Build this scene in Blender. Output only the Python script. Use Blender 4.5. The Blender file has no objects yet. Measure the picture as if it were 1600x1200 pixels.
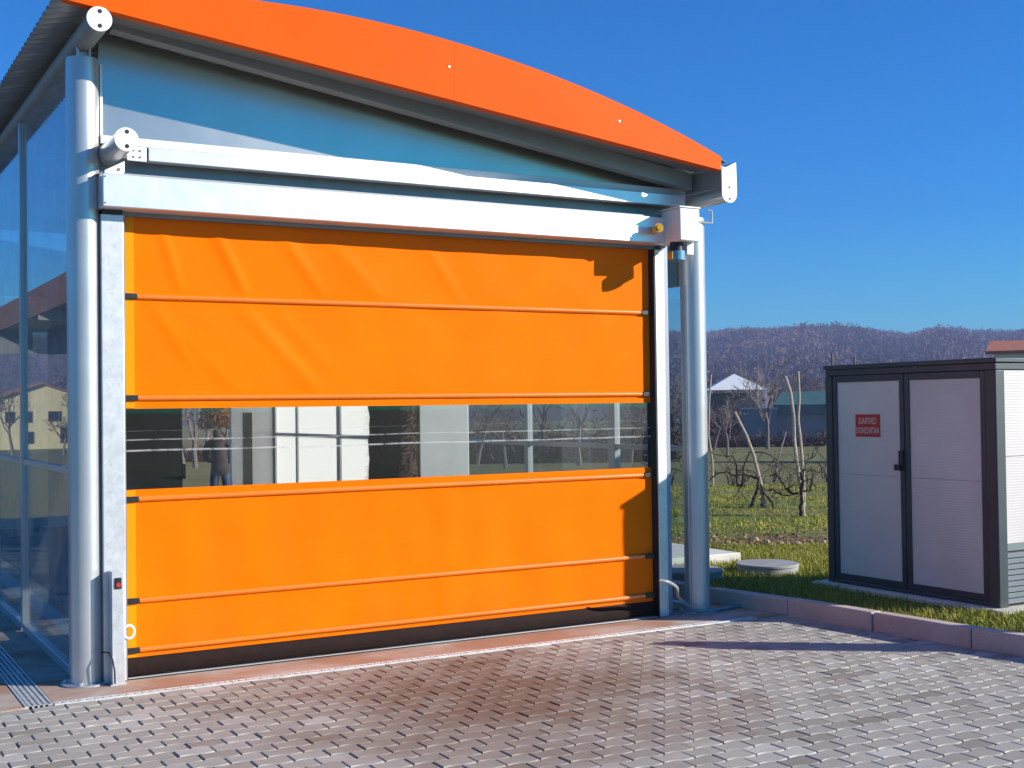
import bpy, math, random
import numpy as np
from mathutils import Vector, Matrix, noise as mnoise
R = math.radians
random.seed(7); rng = np.random.default_rng(7)
sc = bpy.context.scene
col = sc.collection

# ------------------------------------------------------------------ camera
CAM = Vector((-1.764, -7.9236, 1.65)); FPX = 1951.0; PT, RL, YW = .0186, -.0131, .5207
fw = Vector((math.sin(YW)*math.cos(PT), math.cos(YW)*math.cos(PT), math.sin(PT)))
rt = Vector((math.cos(YW), -math.sin(YW), 0)); up = rt.cross(fw)
r2 = rt*math.cos(RL) + up*math.sin(RL); u2 = -rt*math.sin(RL) + up*math.cos(RL)
cd = bpy.data.cameras.new('camera'); cam = bpy.data.objects.new('camera', cd); col.objects.link(cam)
cd.sensor_width = 36; cd.lens = FPX/1600*36; cd.clip_start = .05; cd.clip_end = 9000
M = Matrix.Identity(4)
for i in range(3):
    M[i][0], M[i][1], M[i][2], M[i][3] = r2[i], u2[i], -fw[i], CAM[i]
cam.matrix_world = M
sc.camera = cam
# ------------------------------------------------------------------ sky, sun, exposure
TOSUN = Vector((1.315, -1.0, .643)).normalized()
ELEV = math.asin(TOSUN.z)
w = bpy.data.worlds.new('World'); sc.world = w; w.use_nodes = True
nt = w.node_tree; nt.nodes.clear()
sky = nt.nodes.new('ShaderNodeTexSky'); sky.sky_type = 'NISHITA'; sky.sun_disc = False
sky.sun_elevation = ELEV; sky.sun_rotation = math.atan2(TOSUN.x, TOSUN.y)
sky.altitude = 0; sky.air_density = 1.0; sky.dust_density = 0.35; sky.ozone_density = 5.5
hs = nt.nodes.new('ShaderNodeHueSaturation'); hs.inputs['Saturation'].default_value = 1.5; hs.inputs['Value'].default_value = 1.0
bg = nt.nodes.new('ShaderNodeBackground'); bg.inputs[1].default_value = 0.080
out = nt.nodes.new('ShaderNodeOutputWorld')
nt.links.new(sky.outputs[0], hs.inputs['Color']); tn = nt.nodes.new('ShaderNodeMix'); tn.data_type = 'RGBA'; tn.blend_type = 'MULTIPLY'; tn.inputs[0].default_value = 1; tn.inputs[7].default_value = (.10, 1.0, 1.22, 1)
nt.links.new(hs.outputs[0], tn.inputs[6]); nt.links.new(tn.outputs[2], bg.inputs[0]); nt.links.new(bg.outputs[0], out.inputs[0])
sd = bpy.data.lights.new('sun', 'SUN'); sun = bpy.data.objects.new('sun', sd); col.objects.link(sun)
sd.energy = 4.8; sd.angle = R(.5); sd.color = (1, .93, .82)
sun.rotation_euler = TOSUN.to_track_quat('Z', 'Y').to_euler()
sun.location = (20, -15, 12)
sc.view_settings.view_transform = 'Standard'; sc.view_settings.look = 'None'
sc.view_settings.gamma = 1; sc.view_settings.exposure = 0.80; sc.view_settings.use_curve_mapping = False
sc.cycles.use_denoising = True
sc.cycles.max_bounces = 8; sc.cycles.transparent_max_bounces = 16; sc.cycles.volume_bounces = 0
sc.cycles.sample_clamp_indirect = 6

# ------------------------------------------------------------------ helpers
def at(x, y, c):
    """point seen at photo pixel (x, y) at depth c metres"""
    return CAM + (fw + r2*((x-800)/FPX) - u2*((y-600)/FPX))*c
def toPix(p):
    v = Vector(p) - CAM; c = v.dot(fw)
    return (800+FPX*v.dot(r2)/c, 600-FPX*v.dot(u2)/c, c)
def sstep(a, b, x):
    t = min(1, max(0, (x-a)/(b-a))); return t*t*(3-2*t)
W = {}
def tag(o, label=None, cat=None, group=None, kind=None):
    if label: o['label'] = label
    if cat: o['category'] = cat
    if group: o['group'] = group
    if kind: o['kind'] = kind
    return o
def empty(name, loc, label, cat, group=None, rz=0):
    o = bpy.data.objects.new(name, None); col.objects.link(o); o.location = loc; o.rotation_euler[2] = rz
    o.empty_display_size = .1; W[o] = Vector(loc); tag(o, label, cat, group); return o
def finish(me, angle=35):
    if len(me.polygons):
        me.polygons.foreach_set('use_smooth', [True]*len(me.polygons))
        me.set_sharp_from_angle(angle=R(angle))
class MB:
    def __init__(s): s.v = []; s.f = []; s.m = []
    def add(s, vs, fs, m=0):
        b = len(s.v); s.v += [tuple(v) for v in vs]; s.f += [tuple(i+b for i in f) for f in fs]; s.m += [m]*len(fs); return s
    def box(s, x0, x1, y0, y1, z0, z1, m=0):
        x0, x1 = min(x0, x1), max(x0, x1); y0, y1 = min(y0, y1), max(y0, y1); z0, z1 = min(z0, z1), max(z0, z1)
        return s.add([(x0,y0,z0),(x1,y0,z0),(x1,y1,z0),(x0,y1,z0),(x0,y0,z1),(x1,y0,z1),(x1,y1,z1),(x0,y1,z1)],
            [(0,3,2,1),(4,5,6,7),(0,1,5,4),(1,2,6,5),(2,3,7,6),(3,0,4,7)], m)
    def prism(s, poly, axis, a, b, m=0):
        """poly: 2-d outline (counter-clockwise seen from +axis... any), extruded along axis 0/1/2 from a to b"""
        n = len(poly)
        def P(p, h):
            if axis == 0: return (h, p[0], p[1])
            if axis == 1: return (p[0], h, p[1])
            return (p[0], p[1], h)
        area = sum(poly[i][0]*poly[(i+1)%n][1]-poly[(i+1)%n][0]*poly[i][1] for i in range(n))
        flip = (area > 0) != (axis == 1)
        lo, hi = min(a, b), max(a, b)
        vs = [P(p, lo) for p in poly]+[P(p, hi) for p in poly]
        fs = [tuple(range(n))[::-1], tuple(range(n, 2*n))]+[(i, (i+1)%n, n+(i+1)%n, n+i) for i in range(n)]
        if not flip: fs = [f[::-1] for f in fs]
        return s.add(vs, fs, m)
    def cyl(s, p0, p1, r0, r1=None, n=24, m=0, cap=True):
        r1 = r0 if r1 is None else r1
        p0, p1 = Vector(p0), Vector(p1); d = (p1-p0).normalized()
        a = d.orthogonal().normalized(); b = d.cross(a)
        vs = []
        for p, r in ((p0, r0), (p1, r1)):
            vs += [p+(a*math.cos(2*math.pi*i/n)+b*math.sin(2*math.pi*i/n))*r for i in range(n)]
        fs = [(i, (i+1)%n, n+(i+1)%n, n+i) for i in range(n)]
        if cap: fs += [tuple(range(n))[::-1], tuple(range(n, 2*n))]
        return s.add(vs, fs, m)
    def tube(s, pts, rs, n=6, m=0, cap=True):
        pts = [Vector(p) for p in pts]; k = len(pts)
        if not hasattr(rs, '__len__'): rs = [rs]*k
        vs = []; a = None
        for i, p in enumerate(pts):
            d = (pts[min(i+1, k-1)]-pts[max(i-1, 0)])
            d = d.normalized() if d.length > 1e-9 else Vector((0,0,1))
            if a is None: a = d.orthogonal().normalized()
            else:
                a = a-d*a.dot(d); a = a.normalized() if a.length > 1e-6 else d.orthogonal().normalized()
            b = d.cross(a)
            vs += [p+(a*math.cos(2*math.pi*j/n)+b*math.sin(2*math.pi*j/n))*rs[i] for j in range(n)]
        fs = [(i*n+j, i*n+(j+1)%n, (i+1)*n+(j+1)%n, (i+1)*n+j) for i in range(k-1) for j in range(n)]
        if cap: fs += [tuple(range(n))[::-1], tuple(range((k-1)*n, k*n))]
        return s.add(vs, fs, m)
    def mesh(s, name):
        me = bpy.data.meshes.new(name); me.from_pydata(s.v, [], s.f); 
        if any(s.m): me.polygons.foreach_set('material_index', s.m)
        me.validate(); me.update(); finish(me); return me
    def build(s, name, mats, parent=None, bevel=0, raw=False):
        mats = mats if isinstance(mats, (list, tuple)) else [mats]
        off = Vector((0,0,0))
        if parent is None and not raw:
            a = np.array(s.v); off = Vector(((a[:,0].min()+a[:,0].max())/2, (a[:,1].min()+a[:,1].max())/2, a[:,2].min()))
            s.v = [tuple(q) for q in (a-np.array(off))]
        me = s.mesh(name)
        for mt in mats: me.materials.append(mt)
        o = bpy.data.objects.new(name, me); col.objects.link(o); o.location = off; W[o] = off
        if parent is not None:
            o.parent = parent
            if not raw: o.matrix_parent_inverse = Matrix.Translation(-W.get(parent, Vector((0,0,0)))); W[o] = Vector((0,0,0))
        if bevel:
            b = o.modifiers.new('bevel', 'BEVEL'); b.width = bevel; b.segments = 2; b.limit_method = 'ANGLE'; b.angle_limit = R(40)
        return o
def copy_tree(o, parent=None):
    c = o.copy(); col.objects.link(c); c.parent = parent
    for ch in list(o.children): copy_tree(ch, c)
    return c
def npmesh(name, verts, faces, mats, parent=None, colors=None, smooth=False):
    """fast mesh from numpy: verts (n,3), faces (m,k); colors per-vertex attribute 'rnd' (float)"""
    me = bpy.data.meshes.new(name); n, (m, k) = len(verts), faces.shape
    me.vertices.add(n); me.vertices.foreach_set('co', verts.astype(np.float32).ravel())
    me.loops.add(m*k); me.loops.foreach_set('vertex_index', faces.astype(np.int32).ravel())
    me.polygons.add(m); me.polygons.foreach_set('loop_start', np.arange(0, m*k, k, dtype=np.int32))
    me.polygons.foreach_set('loop_total', np.full(m, k, dtype=np.int32))
    me.update(calc_edges=True); me.validate()
    if smooth: me.polygons.foreach_set('use_smooth', [True]*m)
    if colors is not None:
        at_ = me.attributes.new('rnd', 'FLOAT', 'POINT'); at_.data.foreach_set('value', colors.astype(np.float32))
    me.materials.append(mats)
    o = bpy.data.objects.new(name, me); col.objects.link(o)
    if parent is not None:
        o.parent = parent; o.matrix_parent_inverse = Matrix.Translation(-W.get(parent, Vector((0,0,0))))
    return o

# ------------------------------------------------------------------ materials
def L(c):  # sRGB 0-255 -> linear
    return tuple(((v/255)/12.92 if v/255 <= .04045 else (((v/255)+.055)/1.055)**2.4) for v in c)
class NT:
    def __init__(s, name):
        s.mat = bpy.data.materials.new(name); s.mat.use_nodes = True; s.t = s.mat.node_tree; s.t.nodes.clear()
        s.out = s.n('ShaderNodeOutputMaterial')
    def n(s, t, **kw):
        x = s.t.nodes.new(t)
        for k, v in kw.items():
            if hasattr(x, k): setattr(x, k, v)
            else: x.inputs[k.replace('_', ' ')].default_value = v
        return x
    def l(s, a, b): s.t.links.new(a, b)
    def pos(s):
        if not hasattr(s, '_p'): s._p = s.n('ShaderNodeNewGeometry').outputs['Position']
        return s._p
    def noise(s, scale, detail=3, rough=.55, stretch=None, dist=0):
        x = s.n('ShaderNodeTexNoise'); x.inputs['Scale'].default_value = scale; x.inputs['Detail'].default_value = detail
        x.inputs['Roughness'].default_value = rough; x.inputs['Distortion'].default_value = dist
        if stretch:
            mp = s.n('ShaderNodeMapping'); mp.inputs['Scale'].default_value = stretch; s.l(s.pos(), mp.inputs[0]); s.l(mp.outputs[0], x.inputs['Vector'])
        else: s.l(s.pos(), x.inputs['Vector'])
        return x.outputs['Fac']
    def ramp(s, fac, stops):
        r = s.n('ShaderNodeValToRGB'); e = r.color_ramp.elements
        while len(e) < len(stops): e.new(.5)
        for q, (p, c) in zip(e, stops): q.position = p; q.color = (*c, 1) if len(c) == 3 else c
        s.l(fac, r.inputs[0]); return r.outputs[0]
    def mix(s, fac, a, b, mode='MIX'):
        m = s.n('ShaderNodeMix'); m.data_type = 'RGBA'; m.blend_type = mode
        for sock, v in ((m.inputs[0], fac), (m.inputs[6], a), (m.inputs[7], b)):
            if hasattr(v, 'links'): s.l(v, sock)
            elif isinstance(v, (int, float)): sock.default_value = v
            else: sock.default_value = (*v, 1)
        return m.outputs[2]
    def mth(s, op, a, b=None, c=None):
        m = s.n('ShaderNodeMath'); m.operation = op
        for i, v in enumerate((a, b, c)):
            if v is None: continue
            if hasattr(v, 'links'): s.l(v, m.inputs[i])
            else: m.inputs[i].default_value = v
        return m.outputs[0]
    def pbsdf(s, color, rough=.5, metal=0, **kw):
        p = s.n('ShaderNodeBsdfPrincipled')
        for nm, v in (('Base Color', color), ('Roughness', rough), ('Metallic', metal), *[(k.replace('_', ' '), v) for k, v in kw.items()]):
            if hasattr(v, 'links'): s.l(v, p.inputs[nm])
            elif nm in ('Base Color', 'Subsurface Radius', 'Coat Tint') and len(v) == 3 and nm == 'Base Color': p.inputs[nm].default_value = (*v, 1)
            else: p.inputs[nm].default_value = v
        s.l(p.outputs[0], s.out.inputs[0]); s.p = p; return p
    def bump(s, h, strength=.3, dist=.01):
        b = s.n('ShaderNodeBump'); b.inputs['Strength'].default_value = strength; b.inputs['Distance'].default_value = dist
        s.l(h, b.inputs['Height']); s.l(b.outputs[0], s.p.inputs['Normal']); return b
def simple(name, c, rough=.5, metal=0, var=.12, scale=6, bump=0, bscale=60, rvar=0.0, **kw):
    t = NT(name); f = t.noise(scale, 4)
    cc = t.ramp(f, [(.25, tuple(max(0, v*(1-var)) for v in c)), (.75, tuple(min(1, v*(1+var)) for v in c))])
    rr = rough
    if rvar:
        m = t.n('ShaderNodeMapRange'); t.l(t.noise(scale*2.3, 5), m.inputs[0]); m.inputs[3].default_value = rough-rvar; m.inputs[4].default_value = rough+rvar; rr = m.outputs[0]
    t.pbsdf(cc, rr, metal, **kw)
    if bump: t.bump(t.noise(bscale, 4), bump, .01)
    return t.mat
mt = {}
mt['silver'] = simple('silver_paint', (.52, .53, .54), .33, .55, .06, 3, .02, 300, .06)
mt['alu'] = simple('aluminium', (.80, .80, .80), .36, .55, .05, 4, .03, 40, .07)
mt['white_metal'] = simple('white_metal', (.78, .78, .77), .42, .1, .04, 8, 0, 60, .06)
mt['dark_alu'] = simple('anodised_frame', (.20, .23, .26), .4, .5, .1, 5)
mt['jamb'] = simple('jamb_shade_blue', (.26, .29, .36), .45, .2, .08, 5)  # blue shade on the right jamb post put into its colour
mt['soffit'] = simple('soffit_grey', (.22, .22, .22), .55, .3, .12, 5)
mt['rafter'] = simple('rafter_grey', (.30, .31, .31), .5, .4, .1, 5)
mt['roof'] = simple('roof_sheet', (.33, .36, .37), .45, .5, .15, 2)
mt['rubber'] = simple('black_rubber', (.016, .0065, .0045), .8, 0, .3, 20, Specular_IOR_Level=.2)
mt['black'] = simple('black_plastic', (.012, .012, .013), .45, 0, .2, 20)
mt['yellow'] = simple('yellow_plastic', (.62, .33, .02), .35, 0, .1, 30)
mt['white_plastic'] = simple('white_plastic', (.75, .75, .73), .4, 0, .05, 10)
mt['red'] = simple('red_plastic', (.42, .03, .02), .35, 0, .1, 30)
mt['blue_plastic'] = simple('blue_plastic', (.10, .28, .42), .35, 0, .1, 30)
def galv():
    t = NT('galvanised_steel'); v = t.n('ShaderNodeTexVoronoi'); v.inputs['Scale'].default_value = 55; t.l(t.pos(), v.inputs['Vector'])
    g = t.mix(.16, t.ramp(t.noise(9, 5), [(.3, (.50, .53, .55)), (.7, (.60, .63, .65))]), v.outputs['Color'], 'MULTIPLY')
    g2 = t.n('ShaderNodeHueSaturation'); g2.inputs['Saturation'].default_value = .12; g2.inputs['Value'].default_value = 1.15; t.l(g, g2.inputs['Color'])
    t.pbsdf(g2.outputs[0], t.mth('MULTIPLY_ADD', t.noise(12, 4), .25, .32), .55); return t.mat
mt['galv'] = galv()
def pvc():
    t = NT('orange_pvc'); f = t.noise(1.3, 4)
    c = t.ramp(f, [(.3, (.86, .152, .0005)), (.7, (.94, .175, .0007))])
    d = t.ramp(t.noise(3.2, 5, .6, (1, 1, .25)), [(.55, (0, 0, 0)), (.8, (1, 1, 1))])
    c = t.mix(t.mth('MULTIPLY', d, .10), c, (.55, .17, .03))
    t.pbsdf(c, t.mth('MULTIPLY_ADD', t.noise(5, 4), .12, .30), 0, Specular_IOR_Level=.03)
    ln = t.ramp(t.noise(1.0, 5, .75, (.25, 1, 26)), [(.56, (0, 0, 0)), (.74, (1, 1, 1))])
    c = t.mix(t.mth('MULTIPLY', ln, .22), c, (.92, .26, .002))
    sf = t.ramp(t.noise(2.4, 6, .8, (6, 1, 1.5), .8), [(.66, (0, 0, 0)), (.72, (1, 1, 1))])
    c = t.mix(t.mth('MULTIPLY', sf, .08), c, (.9, .40, .03))
    gz_ = t.n('ShaderNodeSeparateXYZ'); t.l(t.pos(), gz_.inputs[0])
    gr_ = t.mth('MULTIPLY', t.ramp(gz_.outputs[2], [(.14, (1, 1, 1)), (.5, (0, 0, 0))]), t.ramp(t.noise(5, 6, .7, (1, 1, .35)), [(.4, (0, 0, 0)), (.75, (1, 1, 1))]))
    c = t.mix(t.mth('MULTIPLY', gr_, .35), c, (.33, .12, .02)); t.l(c, t.p.inputs['Base Color'])
    t.bump(t.mth('ADD', t.noise(260, 2), t.mth('MULTIPLY', t.noise(1.0, 4, .7, (.3, 1, 22)), 1.5)), .10, .004); return t.mat
mt['pvc'] = pvc()
mt['rib'] = simple('rib_pvc', (.82, .185, .001), .28, 0, .05, 3, .05, 40, .06, Specular_IOR_Level=.7, Coat_Weight=.7, Coat_Roughness=.13)
mt['hem'] = simple('hem_pvc', (.86, .27, .001), .45, 0, .04, 3, Specular_IOR_Level=.1)
def fascia():
    t = NT('orange_fascia_paint'); c = t.ramp(t.noise(.9, 4), [(.3, (.70, .092, .003)), (.7, (.76, .108, .004))])
    t.pbsdf(c, t.mth('MULTIPLY_ADD', t.noise(2.2, 3), .14, .46), 0, Specular_IOR_Level=.06)
    t.bump(t.noise(2.6, 2), .12, .02); return t.mat
mt['fascia'] = fascia()
def glass(name, tint, ior=1.5, rough=0.0, extra=0.0, streak=False, dirt=.0):
    t = NT(name); fr = t.n('ShaderNodeLayerWeight'); f0 = ((ior-1)/(ior+1))**2
    tr = t.n('ShaderNodeBsdfTransparent'); tr.inputs[0].default_value = (*tint, 1)
    gl = t.n('ShaderNodeBsdfGlossy'); gl.inputs['Roughness'].default_value = rough; gl.inputs['Color'].default_value = (.95, .97, 1, 1)
    fac = t.mth('MINIMUM', t.mth('MULTIPLY_ADD', t.mth('POWER', fr.outputs['Facing'], 5.0), 1-f0, f0+extra), 1.0)  # Schlick, both faces of the sheet
    m = t.n('ShaderNodeMixShader'); t.l(fac, m.inputs[0]); t.l(tr.outputs[0], m.inputs[1]); t.l(gl.outputs[0], m.inputs[2])
    last = m.outputs[0]
    if dirt:
        df = t.n('ShaderNodeBsdfDiffuse'); df.inputs[0].default_value = (.55, .55, .56, 1)
        k = t.mth('MULTIPLY_ADD', t.ramp(t.noise(4, 5), [(.35, (0, 0, 0)), (.8, (1, 1, 1))]), dirt, dirt*.5)
        if streak:  # thin broken pale lines across the vinyl at set heights
            sx = t.n('ShaderNodeSeparateXYZ'); t.l(t.pos(), sx.inputs[0])
            wob = t.mth('MULTIPLY_ADD', t.noise(1.2, 2, .5, (1, 1, .05)), .03, -.015)
            z = t.mth('ADD', sx.outputs[2], wob)
            brk = t.ramp(t.noise(7, 4, .7, (1, 1, .1)), [(.38, (0, 0, 0)), (.52, (1, 1, 1))])
            for zc, ww, a in ((1.475, .006, .34), (1.408, .008, .5), (1.53, .002, .12)):
                ln = t.mth('SUBTRACT', 1.0, t.mth('MINIMUM', t.mth('MULTIPLY', t.mth('ABSOLUTE', t.mth('SUBTRACT', z, zc)), 1/ww), 1.0))
                k = t.mth('ADD', k, t.mth('MULTIPLY', t.mth('MULTIPLY', ln, brk), a))
        m2 = t.n('ShaderNodeMixShader'); t.l(k, m2.inputs[0]); t.l(last, m2.inputs[1]); t.l(df.outputs[0], m2.inputs[2]); last = m2.outputs[0]
    t.l(last, t.out.inputs[0]); return t.mat
mt['glass'] = glass('wall_glass', (.84, .90, .91), 1.52, 0, .015, False, .035)
mt['glass_hazy'] = glass('hazy_wall_glass', (.80, .86, .87), 1.52, 0, .015, False, .2)
mt['vinyl'] = glass('clear_vinyl', (.97, .955, .955), 1.5, .02, .0, True, .006)
def translucent(name, c):
    t = NT(name); d = t.n('ShaderNodeBsdfDiffuse'); d.inputs[0].default_value = (*c, 1); tr = t.n('ShaderNodeBsdfTranslucent'); tr.inputs[0].default_value = (*c, 1)
    m = t.n('ShaderNodeMixShader'); m.inputs[0].default_value = .75; t.l(d.outputs[0], m.inputs[1]); t.l(tr.outputs[0], m.inputs[2]); t.l(m.outputs[0], t.out.inputs[0]); return t.mat
mt['poly'] = translucent('translucent_polycarbonate', (.92, .93, .90))
def gable():
    t = NT('gable_panel_grey'); c = t.ramp(t.noise(1.2, 4, .55, (1, 1, .6)), [(.3, (.50, .46, .41)), (.7, (.60, .55, .49))])
    t.pbsdf(c, t.mth('MULTIPLY_ADD', t.noise(1.6, 4), .12, .24), .92); t.bump(t.noise(1.5, 2), .05, .02); return t.mat
mt['gable'] = gable()
def concrete(name, c1, c2, rust=0, sc_=4):
    t = NT(name); c = t.ramp(t.noise(sc_, 6, .65), [(.3, c1), (.72, c2)])
    c = t.mix(.25, c, t.ramp(t.noise(120, 2), [(.3, (.3, .3, .3)), (.7, (.9, .9, .9))]), 'OVERLAY')
    if rust:
        k = t.ramp(t.noise(1.1, 5, .6, (1, 1.6, 1), .6), [(.36, (0, 0, 0)), (.60, (1, 1, 1))])
        c = t.mix(t.mth('MULTIPLY', k, rust), c, (.34, .145, .055))
    t.pbsdf(c, .8); t.bump(t.noise(90, 5), .25, .006); return t.mat
mt['apron'] = concrete('apron_concrete', (.40, .36, .31), (.52, .47, .41), .75)
mt['kerb'] = concrete('kerb_concrete', (.42, .335, .29), (.53, .44, .39))
mt['slab'] = concrete('pale_concrete', (.52, .50, .44), (.66, .63, .56))
mt['lidc'] = concrete('manhole_concrete', (.22, .22, .225), (.32, .32, .32))
mt['floor'] = concrete('hall_floor', (.16, .16, .16), (.24, .24, .23))
mt['yard'] = concrete('yard_asphalt', (.07, .075, .08), (.11, .115, .12), 0, 2)
mt['bed'] = concrete('joint_sand', (.05, .038, .03), (.09, .068, .05), 0, 12)
def paver():
    t = NT('concrete_paver')
    a = t.n('ShaderNodeAttribute'); a.attribute_type = 'GEOMETRY'; a.attribute_name = 'rnd'
    b = t.n('ShaderNodeAttribute'); b.attribute_type = 'OBJECT'; b.attribute_name = 'rnd'
    r = t.mth('ADD', a.outputs['Fac'], b.outputs['Fac'])
    c = t.ramp(r, [(0, (.235, .214, .176)), (.3, (.322, .303, .258)), (.72, (.382, .366, .318)), (1, (.462, .450, .402))])
    c = t.mix(.35, c, t.ramp(t.noise(160, 3, .6), [(.3, (.25, .25, .25)), (.7, (.8, .8, .8))]), 'OVERLAY')
    # brown tint, strongest before the middle of the door, fading outwards
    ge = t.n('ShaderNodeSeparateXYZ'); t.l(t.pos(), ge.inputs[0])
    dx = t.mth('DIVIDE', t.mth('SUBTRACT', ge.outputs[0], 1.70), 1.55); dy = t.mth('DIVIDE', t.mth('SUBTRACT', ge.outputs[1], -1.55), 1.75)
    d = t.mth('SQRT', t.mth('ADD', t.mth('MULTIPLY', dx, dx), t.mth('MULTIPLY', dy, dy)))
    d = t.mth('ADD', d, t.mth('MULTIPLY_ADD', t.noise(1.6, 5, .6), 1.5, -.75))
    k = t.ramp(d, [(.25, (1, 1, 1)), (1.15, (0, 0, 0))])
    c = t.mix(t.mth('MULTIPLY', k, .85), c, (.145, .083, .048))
    c = t.mix(t.mth('MULTIPLY', t.ramp(t.noise(3.1, 5, .65), [(.52, (0, 0, 0)), (.8, (1, 1, 1))]), .35), c, (.17, .14, .115))
    t.pbsdf(c, t.mth('MULTIPLY_ADD', t.noise(30, 3), .2, .62)); t.bump(t.noise(220, 4), .3, .004); return t.mat
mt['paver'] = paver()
def grassland(name, near):
    t = NT(name); g1, g2, br = (.10, .135, .026), (.18, .19, .05), (.20, .135, .075)
    c = t.ramp(t.noise(.9 if near else .22, 6, .65), [(.3, g1), (.62, g2), (.8, (.25, .21, .09))])
    k = t.ramp(t.noise(.45 if near else .08, 6, .7), [(.5, (0, 0, 0)), (.66, (1, 1, 1))])
    c = t.mix(t.mth('MULTIPLY', k, .6), c, br)
    if near:  # bare turned soil along the edge of the lawn
        ge = t.n('ShaderNodeSeparateXYZ'); t.l(t.pos(), ge.inputs[0])
        s = t.mth('ADD', t.mth('MULTIPLY', ge.outputs[0], .52), t.mth('MULTIPLY', ge.outputs[1], .854))
        s = t.mth('ADD', s, t.mth('MULTIPLY_ADD', t.noise(1.5, 4), 1.6, -.8))
        s = t.mth('ABSOLUTE', t.mth('SUBTRACT', s, 6.75))
        kk = t.ramp(s, [(.35, (1, 1, 1)), (.75, (0, 0, 0))])
        soil = t.ramp(t.noise(14, 5, .7), [(.3, (.13, .078, .045)), (.7, (.28, .19, .11))])
        c = t.mix(t.mth('MULTIPLY', kk, .85), c, soil)
    if near:
        dd = t.mth('ADD', t.mth('MULTIPLY', ge.outputs[0], .52), t.mth('MULTIPLY', ge.outputs[1], .854))
        dk = t.mth('MULTIPLY', t.ramp(t.mth('MULTIPLY', dd, .02), [(.20, (0, 0, 0)), (.34, (1, 1, 1))]), t.ramp(t.noise(.7, 6, .7), [(.34, (0, 0, 0)), (.6, (1, 1, 1))]))
        c = t.mix(t.mth('MULTIPLY', dk, .75), c, (.19, .145, .072))
    else: c = t.mix(.45, c, (.15, .125, .055))
    c = t.mix(.5, c, t.ramp(t.noise(9 if near else 2.5, 5, .75), [(.3, (.2, .2, .2)), (.7, (.85, .85, .85))]), 'OVERLAY')
    t.pbsdf(c, .9, 0, Specular_IOR_Level=.15); t.bump(t.noise(14 if near else 3, 5, .7), .7, .05); return t.mat
mt['lawn'] = grassland('lawn_grass', True); mt['field'] = grassland('field_grass', False)
def leafy(name, stops, rough=.7):
    t = NT(name); a = t.n('ShaderNodeAttribute'); a.attribute_name = 'rnd'; a.attribute_type = 'GEOMETRY'
    t.pbsdf(t.ramp(a.outputs['Fac'], stops), rough, 0, Specular_IOR_Level=.2); return t.mat
mt['blades'] = leafy('grass_blades', [(0, (.12, .155, .012)), (.4, (.26, .28, .025)), (.72, (.42, .39, .07)), (1, (.50, .40, .17))])
mt['wood'] = leafy('bare_woodland', [(0, (.035, .028, .028)), (.35, (.08, .054, .046)), (.8, (.175, .112, .082)), (.93, (.035, .045, .025)), (1, (.022, .036, .02))], .95)
mt['scrub'] = leafy('dry_scrub', [(0, (.045, .028, .02)), (.5, (.11, .065, .045)), (1, (.19, .125, .08))], .9)
mt['rustleaf'] = leafy('rust_leaves', [(0, (.16, .07, .02)), (1, (.34, .16, .05))], .9)
mt['bark'] = simple('bark', (.15, .115, .09), .85, 0, .35, 20, .4, 60)
mt['twig'] = simple('twig', (.10, .068, .055), .85, 0, .3, 5)
mt['paletwig'] = simple('pale_twig', (.17, .135, .115), .8, 0, .25, 5)
mt['vine'] = simple('vine_bark', (.055, .034, .026), .9, 0, .4, 30, .5, 80)
mt['stake'] = simple('weathered_stake', (.36, .30, .24), .8, 0, .3, 25, .4, 60)
mt['stone'] = simple('field_stone', (.40, .28, .17), .8, 0, .55, 3, .4, 30)
mt['anthracite'] = simple('anthracite_frame', (.045, .055, .068), .42, .2, .12, 6)
mt['louvre'] = simple('louvre_grey', (.17, .20, .22), .45, .2, .1, 6)
def ribbed():
    t = NT('ribbed_white_panel'); ge = t.n('ShaderNodeSeparateXYZ'); t.l(t.pos(), ge.inputs[0])
    wv = t.mth('SINE', t.mth('MULTIPLY', ge.outputs[2], 2*math.pi/.02))
    t.pbsdf(t.ramp(t.noise(2, 4), [(.3, (.54, .50, .50)), (.7, (.62, .58, .58))]), .45); t.bump(wv, .12, .003); return t.mat
mt['panel'] = ribbed()
mt['sign_red'] = simple('sign_red', (.44, .018, .015), .45, 0, .05, 10)
mt['sign_white'] = simple('sign_white', (.72, .62, .62), .5, 0, .04, 10)
mt['house_yellow'] = simple('yellow_render', (.56, .48, .25), .85, 0, .08, 1)
mt['house_white'] = simple('white_render', (.74, .74, .72), .85, 0, .06, 1)
mt['tile_brown'] = simple('brown_roof_tile', (.22, .10, .06), .85, 0, .3, 3)
mt['tile_red'] = simple('red_roof_tile', (.42, .14, .07), .85, 0, .25, 3)
mt['shutter'] = simple('brown_shutter', (.20, .075, .035), .7, 0, .2, 4)
mt['darkglass'] = simple('dark_window', (.02, .022, .025), .15, 0, .2, 2)
mt['green_roof'] = simple('green_sheet_roof', (.05, .13, .11), .6, 0, .12, 1)
mt['green_dark'] = simple('green_fascia', (.03, .085, .085), .6, 0, .1, 1)
mt['grey_wall'] = simple('grey_wall', (.16, .17, .19), .8, 0, .15, .5)
mt['brush'] = simple('brush_bristles', (.055, .030, .024), .95, 0, .6, 9)
mt['tower'] = simple('gantry_dark', (.035, .03, .034), .5, .2, .2, 6)
mt['tower_grey'] = simple('gantry_grey', (.46, .46, .47), .5, .2, .06, 6)
mt['skin'] = simple('skin', (.42, .22, .15), .6, 0, .1, 20)
mt['jacket'] = simple('dark_jacket', (.018, .014, .018), .8, 0, .3, 15)
mt['jeans'] = simple('blue_jeans', (.035, .055, .11), .85, 0, .25, 20)
mt['hair'] = simple('dark_hair', (.03, .018, .013), .8, 0, .3, 40)
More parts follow.
